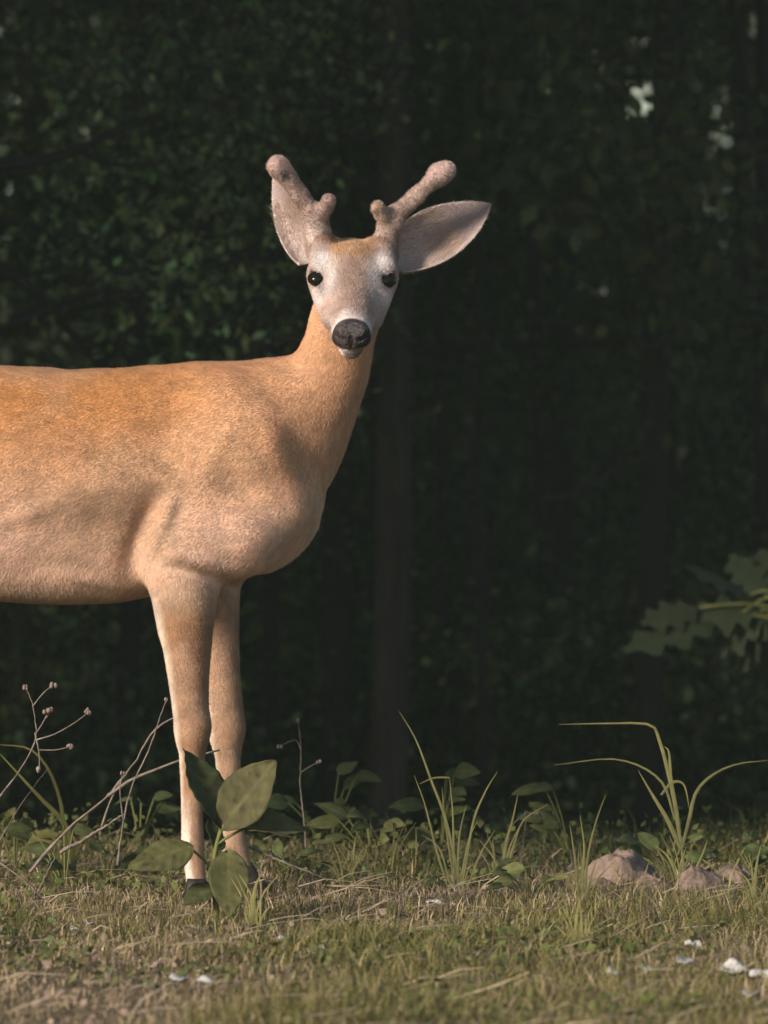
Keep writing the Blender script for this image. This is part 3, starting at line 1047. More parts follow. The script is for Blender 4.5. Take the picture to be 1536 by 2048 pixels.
# bare fallen limbs at the left of the wood
def limb(name, pts, r0, r1, label, cat, mat, group=None, kids=()):
    c = spline([P(*q) for q in pts], 14)
    o = empty(name, c[0], label, cat, group)
    v, f = tube(c, np.linspace(r0, r1, 14), 8, .06, int(pts[0][0]) + 50)
    mk('branch', v, f, mat, o)
    for kp, ka, kb in kids:
        c2 = spline([P(*q) for q in kp], 9)
        v, f = tube(c2, np.linspace(ka, kb, 9), 6, .06, int(kp[0][0]) + 70)
        mk('side_branch', v, f, mat, o)
    return o


limb('bare_limb', [(-60, 335, 2.6), (110, 315, 2.6), (230, 262, 2.6), (330, 225, 2.7)], .016, .006, 'dark bare limb slanting through the wood above the deer\'s back', 'branch', M_darkbark,
     kids=[([(150, 300, 2.6), (240, 330, 2.6), (330, 320, 2.7)], .008, .003)])
limb('bare_limb', [(-60, 500, 3.0), (40, 560, 3.0), (120, 640, 3.0), (220, 760, 3.0)], .018, .008, 'dark bare limb slanting down behind the deer\'s back', 'branch', M_darkbark,
     kids=[([(20, 640, 3.0), (120, 600, 3.0), (240, 575, 3.05)], .011, .005), ([(-40, 560, 3.05), (100, 540, 3.05), (190, 470, 3.05)], .008, .004)])
for k, (pts_, r_, lb) in enumerate([([(430, 560, 3.1), (330, 600, 3.1), (230, 600, 3.1), (60, 660, 3.1)], .010, 'thin dark limb running from the trunk behind the deer\'s back'),
                                    ([(-40, 420, 3.3), (90, 470, 3.3), (170, 560, 3.3), (260, 640, 3.3), (310, 730, 3.3)], .009, 'thin dark limb curving down to the deer\'s back'),
                                    ([(520, 735, 3.4), (500, 600, 3.4), (505, 470, 3.4), (470, 350, 3.4)], .010, 'thin dark upright sapling stem behind the deer\'s withers'),
                                    ([(1080, 1000, 3.3), (1160, 985, 3.3), (1250, 930, 3.3), (1330, 905, 3.3)], .008, 'thin dark limb reaching from the reddish trunk')]):
    limb('bare_limb', pts_, r_, r_ * .4, lb, 'branch', M_darkbark, kids=[([pts_[1], tuple(np.array(pts_[1]) + (60, -90, .05)), tuple(np.array(pts_[1]) + (95, -150, .1))], r_ * .5, r_ * .2),
                                                                       ([pts_[2], tuple(np.array(pts_[2]) + (-70, -60, .05)), tuple(np.array(pts_[2]) + (-150, -85, .1))], r_ * .4, r_ * .2)])
limb('bare_limb', [(-60, 680, 2.9), (60, 640, 2.9), (170, 590, 2.9), (280, 580, 2.95)], .014, .005, 'dark bare limb rising gently behind the deer\'s back', 'branch', M_darkbark)

# shrubs of the understorey
GS = 'dark understorey shrubs'
sh = [(30, 6.4, 1.2, 3.0), (230, 7.0, 1.1, 2.9), (470, 6.6, 1.0, 2.6), (560, 6.0, .8, 2.0), (880, 6.4, 1.0, 2.7), (1040, 6.0, 1.0, 2.5), (1180, 6.8, 1.1, 2.8), (1390, 6.2, 1.0, 2.7), (1580, 6.8, 1.1, 3.0),
      (120, 4.6, .9, 1.3), (430, 4.8, .9, 1.3), (900, 5.0, .9, 1.5), (1130, 4.8, .8, 1.6), (1430, 4.6, .8, 1.5), (-150, 4.4, .9, 1.8), (1700, 4.6, .9, 1.9), (700, 6.8, 1.0, 2.5)]
wh = ['behind the deer\'s rump', 'behind the middle of the deer\'s back', 'behind the deer\'s shoulders', 'behind the deer\'s chest', 'just beyond the deer\'s throat', 'behind the thin sapling', 'between sapling and reddish trunk',
      'behind the lobed leaves', 'beyond the reddish trunk and the sapling', 'low down under the deer\'s belly', 'low down behind the deer\'s forelegs', 'low down beside the grey-brown trunk', 'low down behind the tall grass',
      'low down behind the rocks', 'at the wood\'s edge beyond the deer\'s tail', 'at the wood\'s edge past the rocks', 'behind the deer\'s neck']
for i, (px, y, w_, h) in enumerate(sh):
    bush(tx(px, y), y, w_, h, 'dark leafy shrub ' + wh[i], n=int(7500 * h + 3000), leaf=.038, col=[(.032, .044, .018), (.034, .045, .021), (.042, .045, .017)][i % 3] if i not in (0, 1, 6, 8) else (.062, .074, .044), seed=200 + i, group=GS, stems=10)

# far wood, one mass
rg = np.random.default_rng(5)
n = 300000
c = np.stack([rg.uniform(-9, 9, n), rg.uniform(8.5, 15, n), rg.uniform(-2.3, 9.5, n)], 1)
keep = fbm(c[:, 0] * 1.4 + 9, c[:, 2] * 1.4 + c[:, 1] * .5, 61, 3) > .30
c = c[keep]
V_, F_, C_ = leafquads(c, .10, (.070, .090, .045), 6)
fw = mk('far_wood', V_, F_, M_leaf, None, C_, smooth=False)
tag(fw, 'dark mass of leaves deep in the wood closing the view', 'wood')
fw['kind'] = 'stuff'

# unseen trees added on the clearing's left to keep the low sun off the wood
GE = 'unseen trees added to shade the wood'
for i, (x, y, h) in enumerate([(-4.3, .1, 8), (-5.8, -.4, 9), (-7.8, -1.4, 9.5), (-5.0, 1.6, 9), (-7.0, 1.0, 10), (-9.5, -.3, 10), (-3.6, 2.2, 8), (-6.4, -2.2, 9), (-8.8, -3.6, 9.5), (-5.2, -1.5, 8)]):
    tree(x, y, .2, h, 'leafy tree at the side of the clearing, behind the deer\'s tail', seed=300 + i, nleaf=15000, leaf=.14, crown0=1.0, spread=1.7, limbs=26, low=5, lowz=(.4, 1.4), group=GE)

# ------------------------------------------------------------------ lobed-leaf sapling at the right
def lobed(L, W, n=9, seed=0):
    """toothed, lobed leaf outline in its own plane: midrib along +x"""
    rg = np.random.default_rng(seed)
    t = np.linspace(0, 1, 4 * n + 1)
    prof = W * np.sin(np.pi * t ** .8) ** .8 * (1 - .55 * (.5 + .5 * np.cos(2 * np.pi * n * t * .5))) * (1 + rg.normal(0, .07, len(t)))
    prof[0] = prof[-1] = 0
    V, F = [], []
    for i, (a, b) in enumerate(zip(t, prof)):
        x = a * L
        zc_ = -.10 * L * a * a
        V += [(x, 0, zc_), (x + .06 * L * (b > 0), b, zc_ - .18 * b), (x + .06 * L * (b > 0), -b, zc_ - .18 * b)]
    for i in range(len(t) - 1):
        a, b = 3 * i, 3 * i + 3
        F += [(a, b, b + 1, a + 1), (a, a + 2, b + 2, b)]
    return np.array(V), F


def frame(d, up):
    d = np.array(d, float)
    d /= np.linalg.norm(d)
    s = np.cross(up, d)
    s /= np.linalg.norm(s)
    return np.stack([d, s, np.cross(d, s)])


sy = 2.6
base = P(1640, 1600, sy)
sap = empty('sapling', (base[0], sy, ground(np.array(base[0]), np.array(sy))), 'low sapling with large lobed dull-green leaves hanging over the rocks', 'sapling')
stem = spline([base, P(1650, 1500, sy), P(1600, 1300, sy), P(1560, 1190, sy - .03)], 12)
parts = [tube(stem, np.linspace(.010, .005, 12), 7)]
lv = [((1440, 1235), (1272, 1278), .050, .6), ((1400, 1215), (1300, 1235), .040, .9), ((1500, 1190), (1392, 1128), .045, .3), ((1520, 1220), (1390, 1225), .050, .8), ((1530, 1240), (1420, 1290), .05, .5),
      ((1540, 1230), (1468, 1330), .05, .4), ((1530, 1190), (1470, 1110), .04, .6), ((1560, 1200), (1530, 1100), .05, .5), ((1590, 1230), (1700, 1180), .06, .5), ((1590, 1260), (1700, 1310), .06, .4), ((1560, 1250), (1545, 1340), .05, .4), ((1480, 1230), (1340, 1262), .05, .7)]
for i, (a, b, W, tl) in enumerate(lv):
    A, B = P(*a, sy), P(*b, sy - .10 + .03 * i)
    v, f = lobed(np.linalg.norm(B - A) * 1.12, W * 1.3, 7, i)
    M3 = frame(B - A, np.array([.1 * (i % 3 - 1), -1.0 * tl, .8]))
    cc = np.array([(.036, .046, .022), (.042, .048, .025), (.031, .041, .021)][i % 3]) * np.ones((len(v), 1))
    mk('leaf', A + v @ M3, f, M_weed, sap, cc * (1 + np.random.default_rng(i).normal(0, .06, (len(v), 1))))
    parts.append(tube(spline([stem[-3 + i % 3], (stem[-3 + i % 3] + A) / 2 + (0, 0, .01), A], 5), [.003] * 5, 5))
v, f = merge(parts)
mk('stem', v, f, M_stem, sap)

# ------------------------------------------------------------------ broad-leaved plant before the forelegs
def leaf_mesh(L, W, cup=.15, curl=.12, n=12, wav=.02, seed=0, peak=.45, m=6):
    """pointed oval leaf with a sunken midrib, in its own plane: midrib along +x"""
    rg = np.random.default_rng(seed)
    ph = rg.random() * 6
    V, F = [], []
    for i in range(n + 1):
        t = i / n
        e = math.log(.5) / math.log(peak)
        wd = W * max(math.sin(math.pi * t ** e), 0) ** .85 * (1 - .08 * t) + .0006
        for j in range(m + 1):
            s = -1 + 2 * j / m
            vein = .010 * L * math.cos(2 * math.pi * (t * 6.5 - abs(s) * 1.1)) if n > 10 else 0
            V.append((t * L - .04 * L * abs(s) * (1 - t), s * wd, cup * wd * (abs(s) ** 1.3) - curl * L * t * t + wav * L * math.sin(9 * t + 2 * s + ph) * abs(s) + vein * abs(s)))
    for i in range(n):
        for j in range(m):
            a = i * (m + 1) + j
            F.append((a, a + m + 1, a + m + 2, a + 1))
    return np.array(V), F


def put_leaf(o, A, B, W, face, col, cup=.2, curl=.1, seed=0, name='leaf', peak=.42, n=26, **kw):
    A, B = np.array(A), np.array(B)
    L = np.linalg.norm(B - A)
    v, f = leaf_mesh(L, W, cup, curl, seed=seed, peak=peak, n=n, m=14 if n > 10 else 6, **kw)
    M3 = frame(B - A, np.array(face, float))
    v[:, 2] += curl * L * (v[:, 0] / L)
    rg = np.random.default_rng(seed + 3)
    cc = np.array(col) * (1 + rg.normal(0, .05, (len(v), 1)))
    edge = np.clip(1 - np.abs(v[:, 1]) / .005, 0, 1)[:, None]
    wl = np.array([max(np.abs(v[(np.abs(v[:, 0] - a) < L * .03), 1]).max(), 1e-4) for a in v[:, 0]]) if n > 10 else np.ones(len(v))
    vn = np.cos(2 * math.pi * (v[:, 0] / L * 6.5 - np.abs(v[:, 1]) / wl * 1.1))
    cc = cc * (1 + .30 * edge + (.16 * np.clip(vn - .5, 0, 1) * 2)[:, None])
    if n > 10:
        cc = cc * (1 + .5 * (fbm(v[:, 0] * 60 + seed, v[:, 1] * 60 + 7, 90 + seed, 3) - .5))[:, None]
        for _ in range(5):
            hx, hy = rg.uniform(.2, .9) * L, rg.uniform(-.7, .7) * W
            sp = np.exp(-(((v[:, 0] - hx) ** 2 + (v[:, 1] - hy) ** 2) / (.0035 * rg.uniform(.6, 1.3)) ** 2))[:, None]
            cc = cc * (1 - sp) + np.array([.03, .022, .012]) * sp
    lf = mk(name, A + v @ M3, f, M_weed, o, cc)
    md = lf.modifiers.new('thickness', 'SOLIDIFY')
    md.thickness = .0007
    return lf


py0 = -.42
b0 = P(436, 1846, py0)
plant = empty('broadleaf_plant', (b0[0], py0, ground(np.array(b0[0]), np.array(py0))), 'young plant with large oval green leaves growing in front of the deer\'s forelegs', 'plant')
st = spline([b0 - (0, 0, .02), P(430, 1780, py0), P(428, 1720, py0), P(444, 1650, py0)], 12)
v, f = tube(st, np.linspace(.0055, .0035, 12), 8, .04)
mk('stem', v, f, M_stem, plant)
g1, g2, g3 = (.085, .083, .032), (.050, .055, .021), (.085, .078, .033)  # second tone has shade painted in
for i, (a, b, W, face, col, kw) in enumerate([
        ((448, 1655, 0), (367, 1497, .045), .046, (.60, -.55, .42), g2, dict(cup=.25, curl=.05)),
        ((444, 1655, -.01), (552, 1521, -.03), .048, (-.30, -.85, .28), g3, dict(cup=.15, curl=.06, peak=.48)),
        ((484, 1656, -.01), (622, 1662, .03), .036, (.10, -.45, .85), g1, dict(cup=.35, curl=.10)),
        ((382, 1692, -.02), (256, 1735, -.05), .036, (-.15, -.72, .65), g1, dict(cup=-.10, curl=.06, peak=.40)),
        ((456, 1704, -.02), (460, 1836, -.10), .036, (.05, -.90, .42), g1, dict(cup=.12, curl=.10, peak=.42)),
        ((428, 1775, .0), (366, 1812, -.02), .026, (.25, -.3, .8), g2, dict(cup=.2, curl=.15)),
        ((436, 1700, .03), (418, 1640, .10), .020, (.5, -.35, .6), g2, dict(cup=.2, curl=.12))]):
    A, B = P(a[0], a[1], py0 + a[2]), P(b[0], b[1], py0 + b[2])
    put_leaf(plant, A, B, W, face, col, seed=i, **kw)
    k = np.argmin(np.linalg.norm(st - A, axis=1))
    v, f = tube(spline([st[max(k - 2, 0)], (st[max(k - 2, 0)] + A) / 2, A + (A - B) * -.04], 5), np.linspace(.0028, .002, 5), 6)
    mk('leaf_stalk', v, f, M_stem, plant)


# ------------------------------------------------------------------ low weeds at the wood's edge
def weed(px, py, n, size, spread, label, col, seed, up=.10):
    rg = np.random.default_rng(seed)
    y = min(gy(py + 60), .85)
    x = tx(px, y)
    z = float(ground(np.array(x), np.array(y)))
    o = empty('weed', (x, y, z), label, 'weed', 'low weeds along the wood\'s edge')
    parts = []
    for i in range(n):
        a = rg.uniform(0, 2 * math.pi)
        r = spread * rg.uniform(.2, 1)
        e = np.array([x + r * math.cos(a), y + .7 * r * math.sin(a), z + up * rg.uniform(.4, 1.2)])
        d = np.array([math.cos(a), .7 * math.sin(a) - .3, rg.uniform(-.25, .35)])
        d /= np.linalg.norm(d)
        put_leaf(o, e, e + d * size * rg.uniform(.7, 1.2), size * rg.uniform(.18, .30), (rg.normal(0, .6), -.8, .6), np.array(col) * rg.uniform(.75, 1.25), seed=seed * 31 + i, n=9, peak=.36, curl=rg.uniform(.05, .35))
        parts.append(tube(spline([(x, y, z - .01), ((x + e[0]) / 2, (y + e[1]) / 2, z + .6 * (e[2] - z)), e], 5), np.linspace(.0022, .0013, 5), 5))
    v, f = merge(parts)
    mk('stem', v, f, M_stem, o)


gw, gw2, gw3 = (.062, .075, .027), (.10, .105, .037), (.13, .12, .04)
for a in [(30, 1700, 6, .045, .05, 'weed with yellowing leaves under the grey dry twigs', gw3, 1), (130, 1720, 8, .05, .09, 'low green weed at the foot of the dry twigs', gw, 2),
          (280, 1650, 6, .05, .08, 'weed with dull leaves beside the broadleaf plant', gw, 3, .10), (660, 1650, 8, .055, .09, 'dark green weed below the budded twig', gw, 4, .13),
          (745, 1680, 10, .06, .08, 'pointed-leaf weed below the grey-brown trunk', gw2, 5, .10), (880, 1660, 7, .06, .07, 'weed in the tall grass tuft before the grey-brown trunk', gw, 6, .15),
          (1060, 1740, 8, .04, .07, 'round-leaved weed between the broad upright blades and the larger rock', gw2, 7, .05), (1145, 1665, 8, .055, .07, 'upright weed behind the larger rock and its grass tuft', gw2, 8, .13),
          (1340, 1690, 9, .05, .09, 'weed between the two rocks', gw, 9, .08), (1460, 1710, 8, .05, .08, 'weed behind the smaller rock', gw, 10, .07), (1525, 1700, 7, .05, .06, 'weed at the smaller rock\'s far end', gw2, 11, .08),
          (560, 1710, 7, .04, .07, 'low weed by the fallen stick', gw, 12, .05), (960, 1720, 8, .035, .09, 'small weed among grass beyond the pale twig', gw, 13, .05), (210, 1700, 7, .04, .08, 'small weed between the dry twigs and broadleaf plant', gw, 14, .05)]:
    weed(*a)


# ------------------------------------------------------------------ tall grass tufts
def blade(pts, w0, y, o, col, n=14, mat=None):
    c = spline([P(p[0], p[1], y + (p[2] if len(p) > 2 else 0)) for p in pts], n)
    T = np.gradient(c, axis=0)
    T /= np.linalg.norm(T, axis=1)[:, None]
    s = np.cross(T, np.array([.15, 1, .1]))
    s /= np.linalg.norm(s, axis=1)[:, None]
    nn = np.cross(s, T)
    t = np.linspace(0, 1, n)[:, None]
    wd = w0 * .8 * (np.minimum(1, .55 + 2 * t) * (1 - t ** 1.6)) + .0003
    V = np.stack([c - s * wd, c - nn * wd * .35, c + s * wd], 1).reshape(-1, 3)
    F = []
    for i in range(n - 1):
        for j in (0, 1):
            a = 3 * i + j
            F.append((a, a + 3, a + 4, a + 1))
    cc = np.repeat(np.array(col) * (1 + .5 * t * np.array([1, .75, .5])), 3, axis=0)
    return mk('blade', V, F, mat or M_grass, o, cc)


def tuft(name, base, y, blades, label, cat='grass tuft', col=(.14, .135, .052)):
    b = P(base[0], base[1], y)
    o = empty(name, (b[0], y, ground(np.array(b[0]), np.array(y))), label, cat, 'tall grass tufts')
    for i, (pts, w0) in enumerate(blades):
        blade(pts, w0, y, o, np.array(col) * random.uniform(.8, 1.15))
    for i in range(7):
        hh, dx = random.uniform(45, 130), random.uniform(-55, 55)
        bx_ = base[0] + random.uniform(-14, 14)
        by_ = blades[0][0][0][1]
        blade([(bx_, by_), (bx_ + dx * .35, by_ - hh * .6), (bx_ + dx, by_ - hh)], random.uniform(.0012, .0024), y, o, np.array(col) * random.uniform(.65, 1.15), n=8)
    return o


tuft('grass_tuft', (915, 1770), gy(1790), [
    ([(925, 1790), (893, 1645), (862, 1560), (832, 1480), (798, 1422)], .0032), ([(908, 1790), (906, 1640), (899, 1555)], .0026), ([(899, 1555), (868, 1556), (838, 1568)], .0018), ([(912, 1790), (890, 1640), (884, 1575)], .002),
    ([(922, 1790), (945, 1650), (970, 1585), (995, 1543)], .0026), ([(900, 1790), (870, 1690), (850, 1610), (828, 1550)], .0022), ([(915, 1790), (918, 1680), (932, 1610)], .0024), ([(930, 1790), (960, 1710), (990, 1660)], .0022),
    ([(905, 1790), (880, 1700), (845, 1670)], .002), ([(918, 1790), (935, 1690), (955, 1640)], .0022)], 'tuft of tall thin grass with one blade snapped over, before the grey-brown trunk')
tuft('grass_tuft', (1000, 1770), gy(1775), [([(1000, 1780), (1012, 1690), (1025, 1640), (1036, 1588)], .0034), ([(1003, 1780), (1028, 1690), (1048, 1640), (1096, 1608)], .0024), ([(998, 1780), (1018, 1700), (1040, 1650)], .002),
                                            ([(1003, 1780), (990, 1720), (985, 1680)], .0022)], 'few broad upright blades of grass between the tall tuft and the larger rock')
tuft('grass_tuft', (1366, 1775), gy(1790), [
    ([(1368, 1790), (1366, 1730), (1362, 1688)], .0050), ([(1362, 1700), (1335, 1640), (1305, 1590), (1276, 1540)], .0056), ([(1363, 1700), (1352, 1620), (1342, 1560), (1338, 1505), (1328, 1493)], .0050),
    ([(1355, 1640), (1335, 1540), (1318, 1480), (1298, 1449), (1210, 1447), (1116, 1449)], .0042), ([(1363, 1700), (1378, 1640), (1392, 1585), (1425, 1550), (1475, 1528), (1545, 1520)], .0042),
    ([(1322, 1590), (1345, 1565), (1368, 1570), (1379, 1618)], .0036), ([(1350, 1640), (1320, 1560), (1235, 1519), (1108, 1530)], .0028), ([(1366, 1790), (1340, 1720), (1310, 1690)], .003), ([(1366, 1790), (1400, 1720), (1415, 1680)], .003)],
    'tall coarse grass with long bent-over blades growing between the rocks')
tuft('grass_tuft', (1165, 1790), gy(1815), [([(1163, 1815), (1166, 1740), (1168, 1690), (1160, 1630)], .0036), ([(1168, 1815), (1175, 1720), (1190, 1650), (1212, 1588)], .0026), ([(1160, 1815), (1150, 1720), (1140, 1650)], .0030),
                                            ([(1163, 1815), (1180, 1760), (1195, 1715)], .0030), ([(1165, 1815), (1140, 1770), (1120, 1740)], .0024)], 'grass tuft against the end of the larger rock')
tuft('grass_tuft', (130, 1680), gy(1770), [([(150, 1770), (135, 1660), (75, 1590), (-10, 1497)], .0075), ([(135, 1770), (120, 1600), (70, 1505), (-10, 1488)], .0045), ([(140, 1770), (120, 1720), (90, 1690)], .003)],
     'broad grass blades leaning away through the dry weed stems', col=(.13, .13, .04))
tuft('grass_tuft', (508, 1850), gy(1862), [([(506, 1862), (506, 1810), (512, 1770), (527, 1742)], .0052), ([(500, 1862), (490, 1830), (480, 1815)], .003), ([(512, 1862), (530, 1825), (545, 1810)], .0026)],
     'short curved pale blade of grass beside the broadleaf plant', col=(.20, .19, .07))
tuft('grass_tuft', (1155, 1900), gy(1915), [([(1150, 1915), (1152, 1850), (1158, 1800)], .0045), ([(1155, 1915), (1170, 1870), (1172, 1830)], .003), ([(1148, 1915), (1130, 1870), (1110, 1850)], .003)], 'upright grass blades in the lawn before the larger rock', col=(.20, .19, .07))
tuft('grass_tuft', (790, 1760), gy(1760), [([(788, 1765), (787, 1700), (791, 1640)], .0036), ([(834, 1765), (833, 1710), (832, 1655)], .0036), ([(808, 1765), (804, 1730), (812, 1690)], .0026)], 'short upright grass blades below the grey-brown trunk')
tuft('grass_tuft', (700, 1790), gy(1790), [([(690, 1795), (668, 1740), (640, 1725)], .0026), ([(700, 1795), (705, 1745), (722, 1715)], .0026), ([(704, 1795), (730, 1760), (745, 1745)], .0022)], 'small grass tuft beyond the end of the fallen stick')
tuft('grass_tuft', (1510, 1800), gy(1820), [([(1508, 1825), (1512, 1740), (1522, 1690)], .004), ([(1512, 1825), (1500, 1770), (1478, 1740)], .003), ([(1518, 1825), (1540, 1760), (1560, 1720)], .003), ([(1506, 1825), (1495, 1790), (1470, 1775)], .003)], 'grass tuft at the far end of the smaller rock')


# ------------------------------------------------------------------ dry twigs and stems
def twig(name, y, main, r0, kids, label, cat='twig', buds=0, mat=M_twig, budr=.004):
    c = spline([P(p[0], p[1], y + (p[2] if len(p) > 2 else 0)) for p in main], 30)
    c[1:-1] += np.random.default_rng(int(abs(main[0][1]))).normal(0, r0 * .16, (28, 3))
    o = empty(name, c[0], label, cat)
    v, f = tube(c, np.linspace(r0, r0 * .35, 30) * .72, 7, .25, int(abs(main[0][0])) + 3)
    mk('stem', v, f, mat, o)
    ends = [c[-1]]
    for kp, kr in kids:
        c2 = spline([P(p[0], p[1], y + (p[2] if len(p) > 2 else 0)) for p in kp], 10)
        v, f = tube(c2, np.linspace(kr, kr * .5, 10), 6, .10, int(kp[0][0]) + 9)
        mk('side_twig', v, f, mat, o)
        ends.append(c2[-1])
    if buds:
        for i, e in enumerate(ends):
            rg = np.random.default_rng(i + 40)
            parts = []
            for k in range(5):
                q = e + rg.normal(0, budr * .7, 3)
                parts.append(ball(q, np.array([1, 1, 1.3]) * budr * rg.uniform(.5, .9), nu=6, nv_=4))
            v, f = merge(parts)
            mk('seed_head', v, f, mat, o)
    return o


twig('dry_twig', -.01, [(60, 1745), (80, 1718), (140, 1655), (215, 1592), (268, 1525), (308, 1462), (360, 1430), (420, 1408)], .0042, [([(203, 1655), (222, 1600), (250, 1548)], .0022), ([(215, 1592), (262, 1560), (310, 1540), (365, 1519), (440, 1500)], .0034)],
     'long grey dry twig rising from the grass towards the deer\'s near foreleg')
twig('dry_twig', -.03, [(120, 1705), (172, 1676), (205, 1655), (250, 1628)], .0046, [], 'short thick grey stick below the long dry twig')
twig('dry_twig', -.06, [(235, 1730), (246, 1650), (264, 1572), (298, 1500), (319, 1436), (333, 1398)], .0027, [([(246, 1640), (240, 1580), (246, 1545)], .0015)], 'thin upright dry stem crossing the long grey twig', buds=1, budr=.003)
twig('dry_weed', -.05, [(-30, 1640), (0, 1592), (40, 1540), (68, 1488), (72, 1458), (66, 1412), (52, 1374)], .0026,
     [([(66, 1412), (88, 1385), (108, 1369)], .0014), ([(70, 1470), (86, 1445), (96, 1424)], .0014), ([(72, 1480), (110, 1468), (150, 1445), (178, 1424)], .0014), ([(78, 1500), (110, 1500), (138, 1494)], .0014), ([(70, 1465), (78, 1505), (79, 1538)], .0016), ([(92, 1436), (103, 1420)], .001)],
     'brittle dry weed with branching seed heads standing over the twigs', 'dry weed', buds=1, budr=.0045)
twig('dry_sprig', -.02, [(0, 1680), (35, 1620), (70, 1570), (98, 1535)], .0014, [], 'thin bare stem leaning beside the dry weed')
twig('dry_stalk', -.1, [(30, 1905), (45, 1850), (72, 1790), (95, 1745), (110, 1715)], .0030, [([(72, 1790), (60, 1770), (0, 1725)], .0028)], 'pale dead stalk low in the grass at the root of the twigs')
twig('budded_twig', .45, [(612, 1700), (607, 1630), (600, 1570), (602, 1500), (596, 1440)], .0022, [([(602, 1500), (590, 1480), (560, 1492)], .0009), ([(601, 1545), (625, 1530), (640, 1525)], .0009)], 'thin upright reddish twig with buds just ahead of the deer\'s forelegs', buds=1, budr=.0035)
twig('fallen_stick', .12, [(497, 1692), (540, 1712), (600, 1738), (675, 1765)], .0042, [], 'pale fallen stick lying beside the broadleaf plant', 'stick')
twig('fallen_stick', gy(1812), [(770, 1812), (830, 1814), (900, 1811), (1040, 1812)], .0028, [], 'thin pale straight stick lying flat in the lawn beyond the tall tuft', 'stick')
twig('fallen_stick', gy(2004), [(1085, 2010), (1180, 1992), (1290, 1984), (1370, 1985), (1410, 2010)], .0030, [], 'curved pale stick lying in the lawn before the rocks', 'stick')
twig('dry_sprig', .5, [(1035, 1750), (1045, 1700), (1053, 1625)], .0022, [([(1053, 1625), (1025, 1650), (1015, 1680)], .0015), ([(1053, 1625), (1075, 1628)], .0015)], 'reddish forked dry stem among the broad blades near the larger rock', buds=1, budr=.003)


# ------------------------------------------------------------------ rocks and pale scraps
def rock(px, py, y, sx_, sy_, sz_, label, seed, rot=0, peak=0):
    b = P(px, py, y)
    v, f = ball((0, 0, 0), (1, 1, 1), nu=72, nv_=48)
    rg = np.random.default_rng(seed)
    for _ in range(16):
        d = rg.normal(0, 1, 3)
        d[2] = abs(d[2]) * .8
        d /= np.linalg.norm(d)
        h = rg.uniform(.74, .97)
        ov = np.maximum(v @ d - h, 0)
        v = v - ov[:, None] * d * .92
    v = v * (1 + .30 * (fbm(v[:, 0] * 2.2 + 9, v[:, 2] * 2.2 + v[:, 1] * 2, seed, 4) - .5))[:, None]
    v = v * (1 + .10 * (fbm(v[:, 0] * 8 + 9, v[:, 2] * 8 + v[:, 1] * 7, seed + 5, 4) - .5))[:, None]
    v[:, 0] *= 1.18 - .62 * np.clip(v[:, 2], 0, 1)
    v[:, 0] += peak * v[:, 2]
    v = v * np.array([sx_, sy_, sz_])
    a = R(rot)
    v = np.stack([v[:, 0] * math.cos(a) - v[:, 2] * math.sin(a), v[:, 1], v[:, 0] * math.sin(a) + v[:, 2] * math.cos(a)], 1)
    z = float(ground(np.array(b[0]), np.array(y)))
    o = mk('rock', v + np.array([b[0], y, z]), f, M_rock, None, origin=(b[0], y, z), smooth=True)
    return tag(o, label, 'rock', 'rocks at the lawn edge')


ry = gy(1790)
rock(1243, 1770, ry + .1, .086, .07, .088, 'larger peaked pinkish rock at the edge of the lawn', 4, -4, -.15)
rock(1300, 1790, ry + .02, .055, .05, .035, 'low flat stone against the foot of the larger rock', 9)
rock(1400, 1795, ry, .064, .05, .058, 'smaller pinkish rock at the foot of the tall coarse grass', 12, 10)
rock(1465, 1795, ry + .05, .060, .05, .054, 'rounded pinkish rock leaning against the smaller one', 15, -18)
rock(1205, 1790, ry + .03, .04, .04, .028, 'small stone between the larger rock and the grass tuft', 19)


def scrap(px, py, L, W, rot, label, seed, mat=M_white, lift=.022, til=.25):
    y = gy(py + 14)
    x = tx(px, y)
    z = float(ground(np.array(x), np.array(y))) + lift
    v, f = leaf_mesh(L, W, .5, .15, n=8, wav=.07, seed=seed)
    v = v - np.array([L / 2, 0, 0])
    a = R(rot)
    M3 = frame((math.cos(a), math.sin(a), .12 * math.sin(seed)), (.2 * math.cos(seed), -til, 1))
    o = mk('dry_leaf', v @ M3 + np.array([x, y, z]), f, mat, None, origin=(x, y, z))
    md = o.modifiers.new('thickness', 'SOLIDIFY')
    md.thickness = .001
    return tag(o, label, 'dry leaf', 'bleached dry leaves on the lawn')


for i, a in enumerate([(572, 1888, .026, .008, 10, 'small white scrap of leaf on the lawn below the broadleaf plant'), (358, 1965, .034, .010, 25, 'white dry leaf on the lawn, the paler of a pair'), (412, 1971, .038, .009, 5, 'long white dry leaf beside another on the lawn'),
                       (872, 1815, .034, .006, 0, 'narrow white leaf lying on the straight pale stick'), (1388, 1898, .034, .012, -30, 'white curled leaf before the smaller rock'), (1376, 1944, .040, .013, 25, 'white pointed leaf on bare thatch before the smaller rock'),
                       (1228, 1964, .022, .011, 20, 'small white leaf beside the curved pale stick'), (1296, 1956, .024, .010, 40, 'small grey-white leaf above the curved pale stick'), (1470, 1960, .060, .022, -12, 'large bleached leaf, biggest of the pale leaves on the lawn'),
                       (1525, 1970, .045, .014, -25, 'long bleached leaf overlapping the biggest pale leaf'), (1503, 2010, .030, .016, 60, 'lilac-grey curled leaf below the biggest pale leaf'), (150, 1868, .018, .008, 40, 'tiny white leaf in the lawn under the deer\'s belly'),
                       (180, 1860, .014, .006, 70, 'tiny upright white fleck next to the tiny leaf'), (1085, 1893, .020, .008, 30, 'pale tan leaf in the grass before the larger rock'), (640, 1905, .018, .008, -20, 'pale fleck of leaf a hand\'s breadth from the small white scrap')]):
    scrap(*a, seed=i)

# ------------------------------------------------------------------ lawn
rg = np.random.default_rng(21)


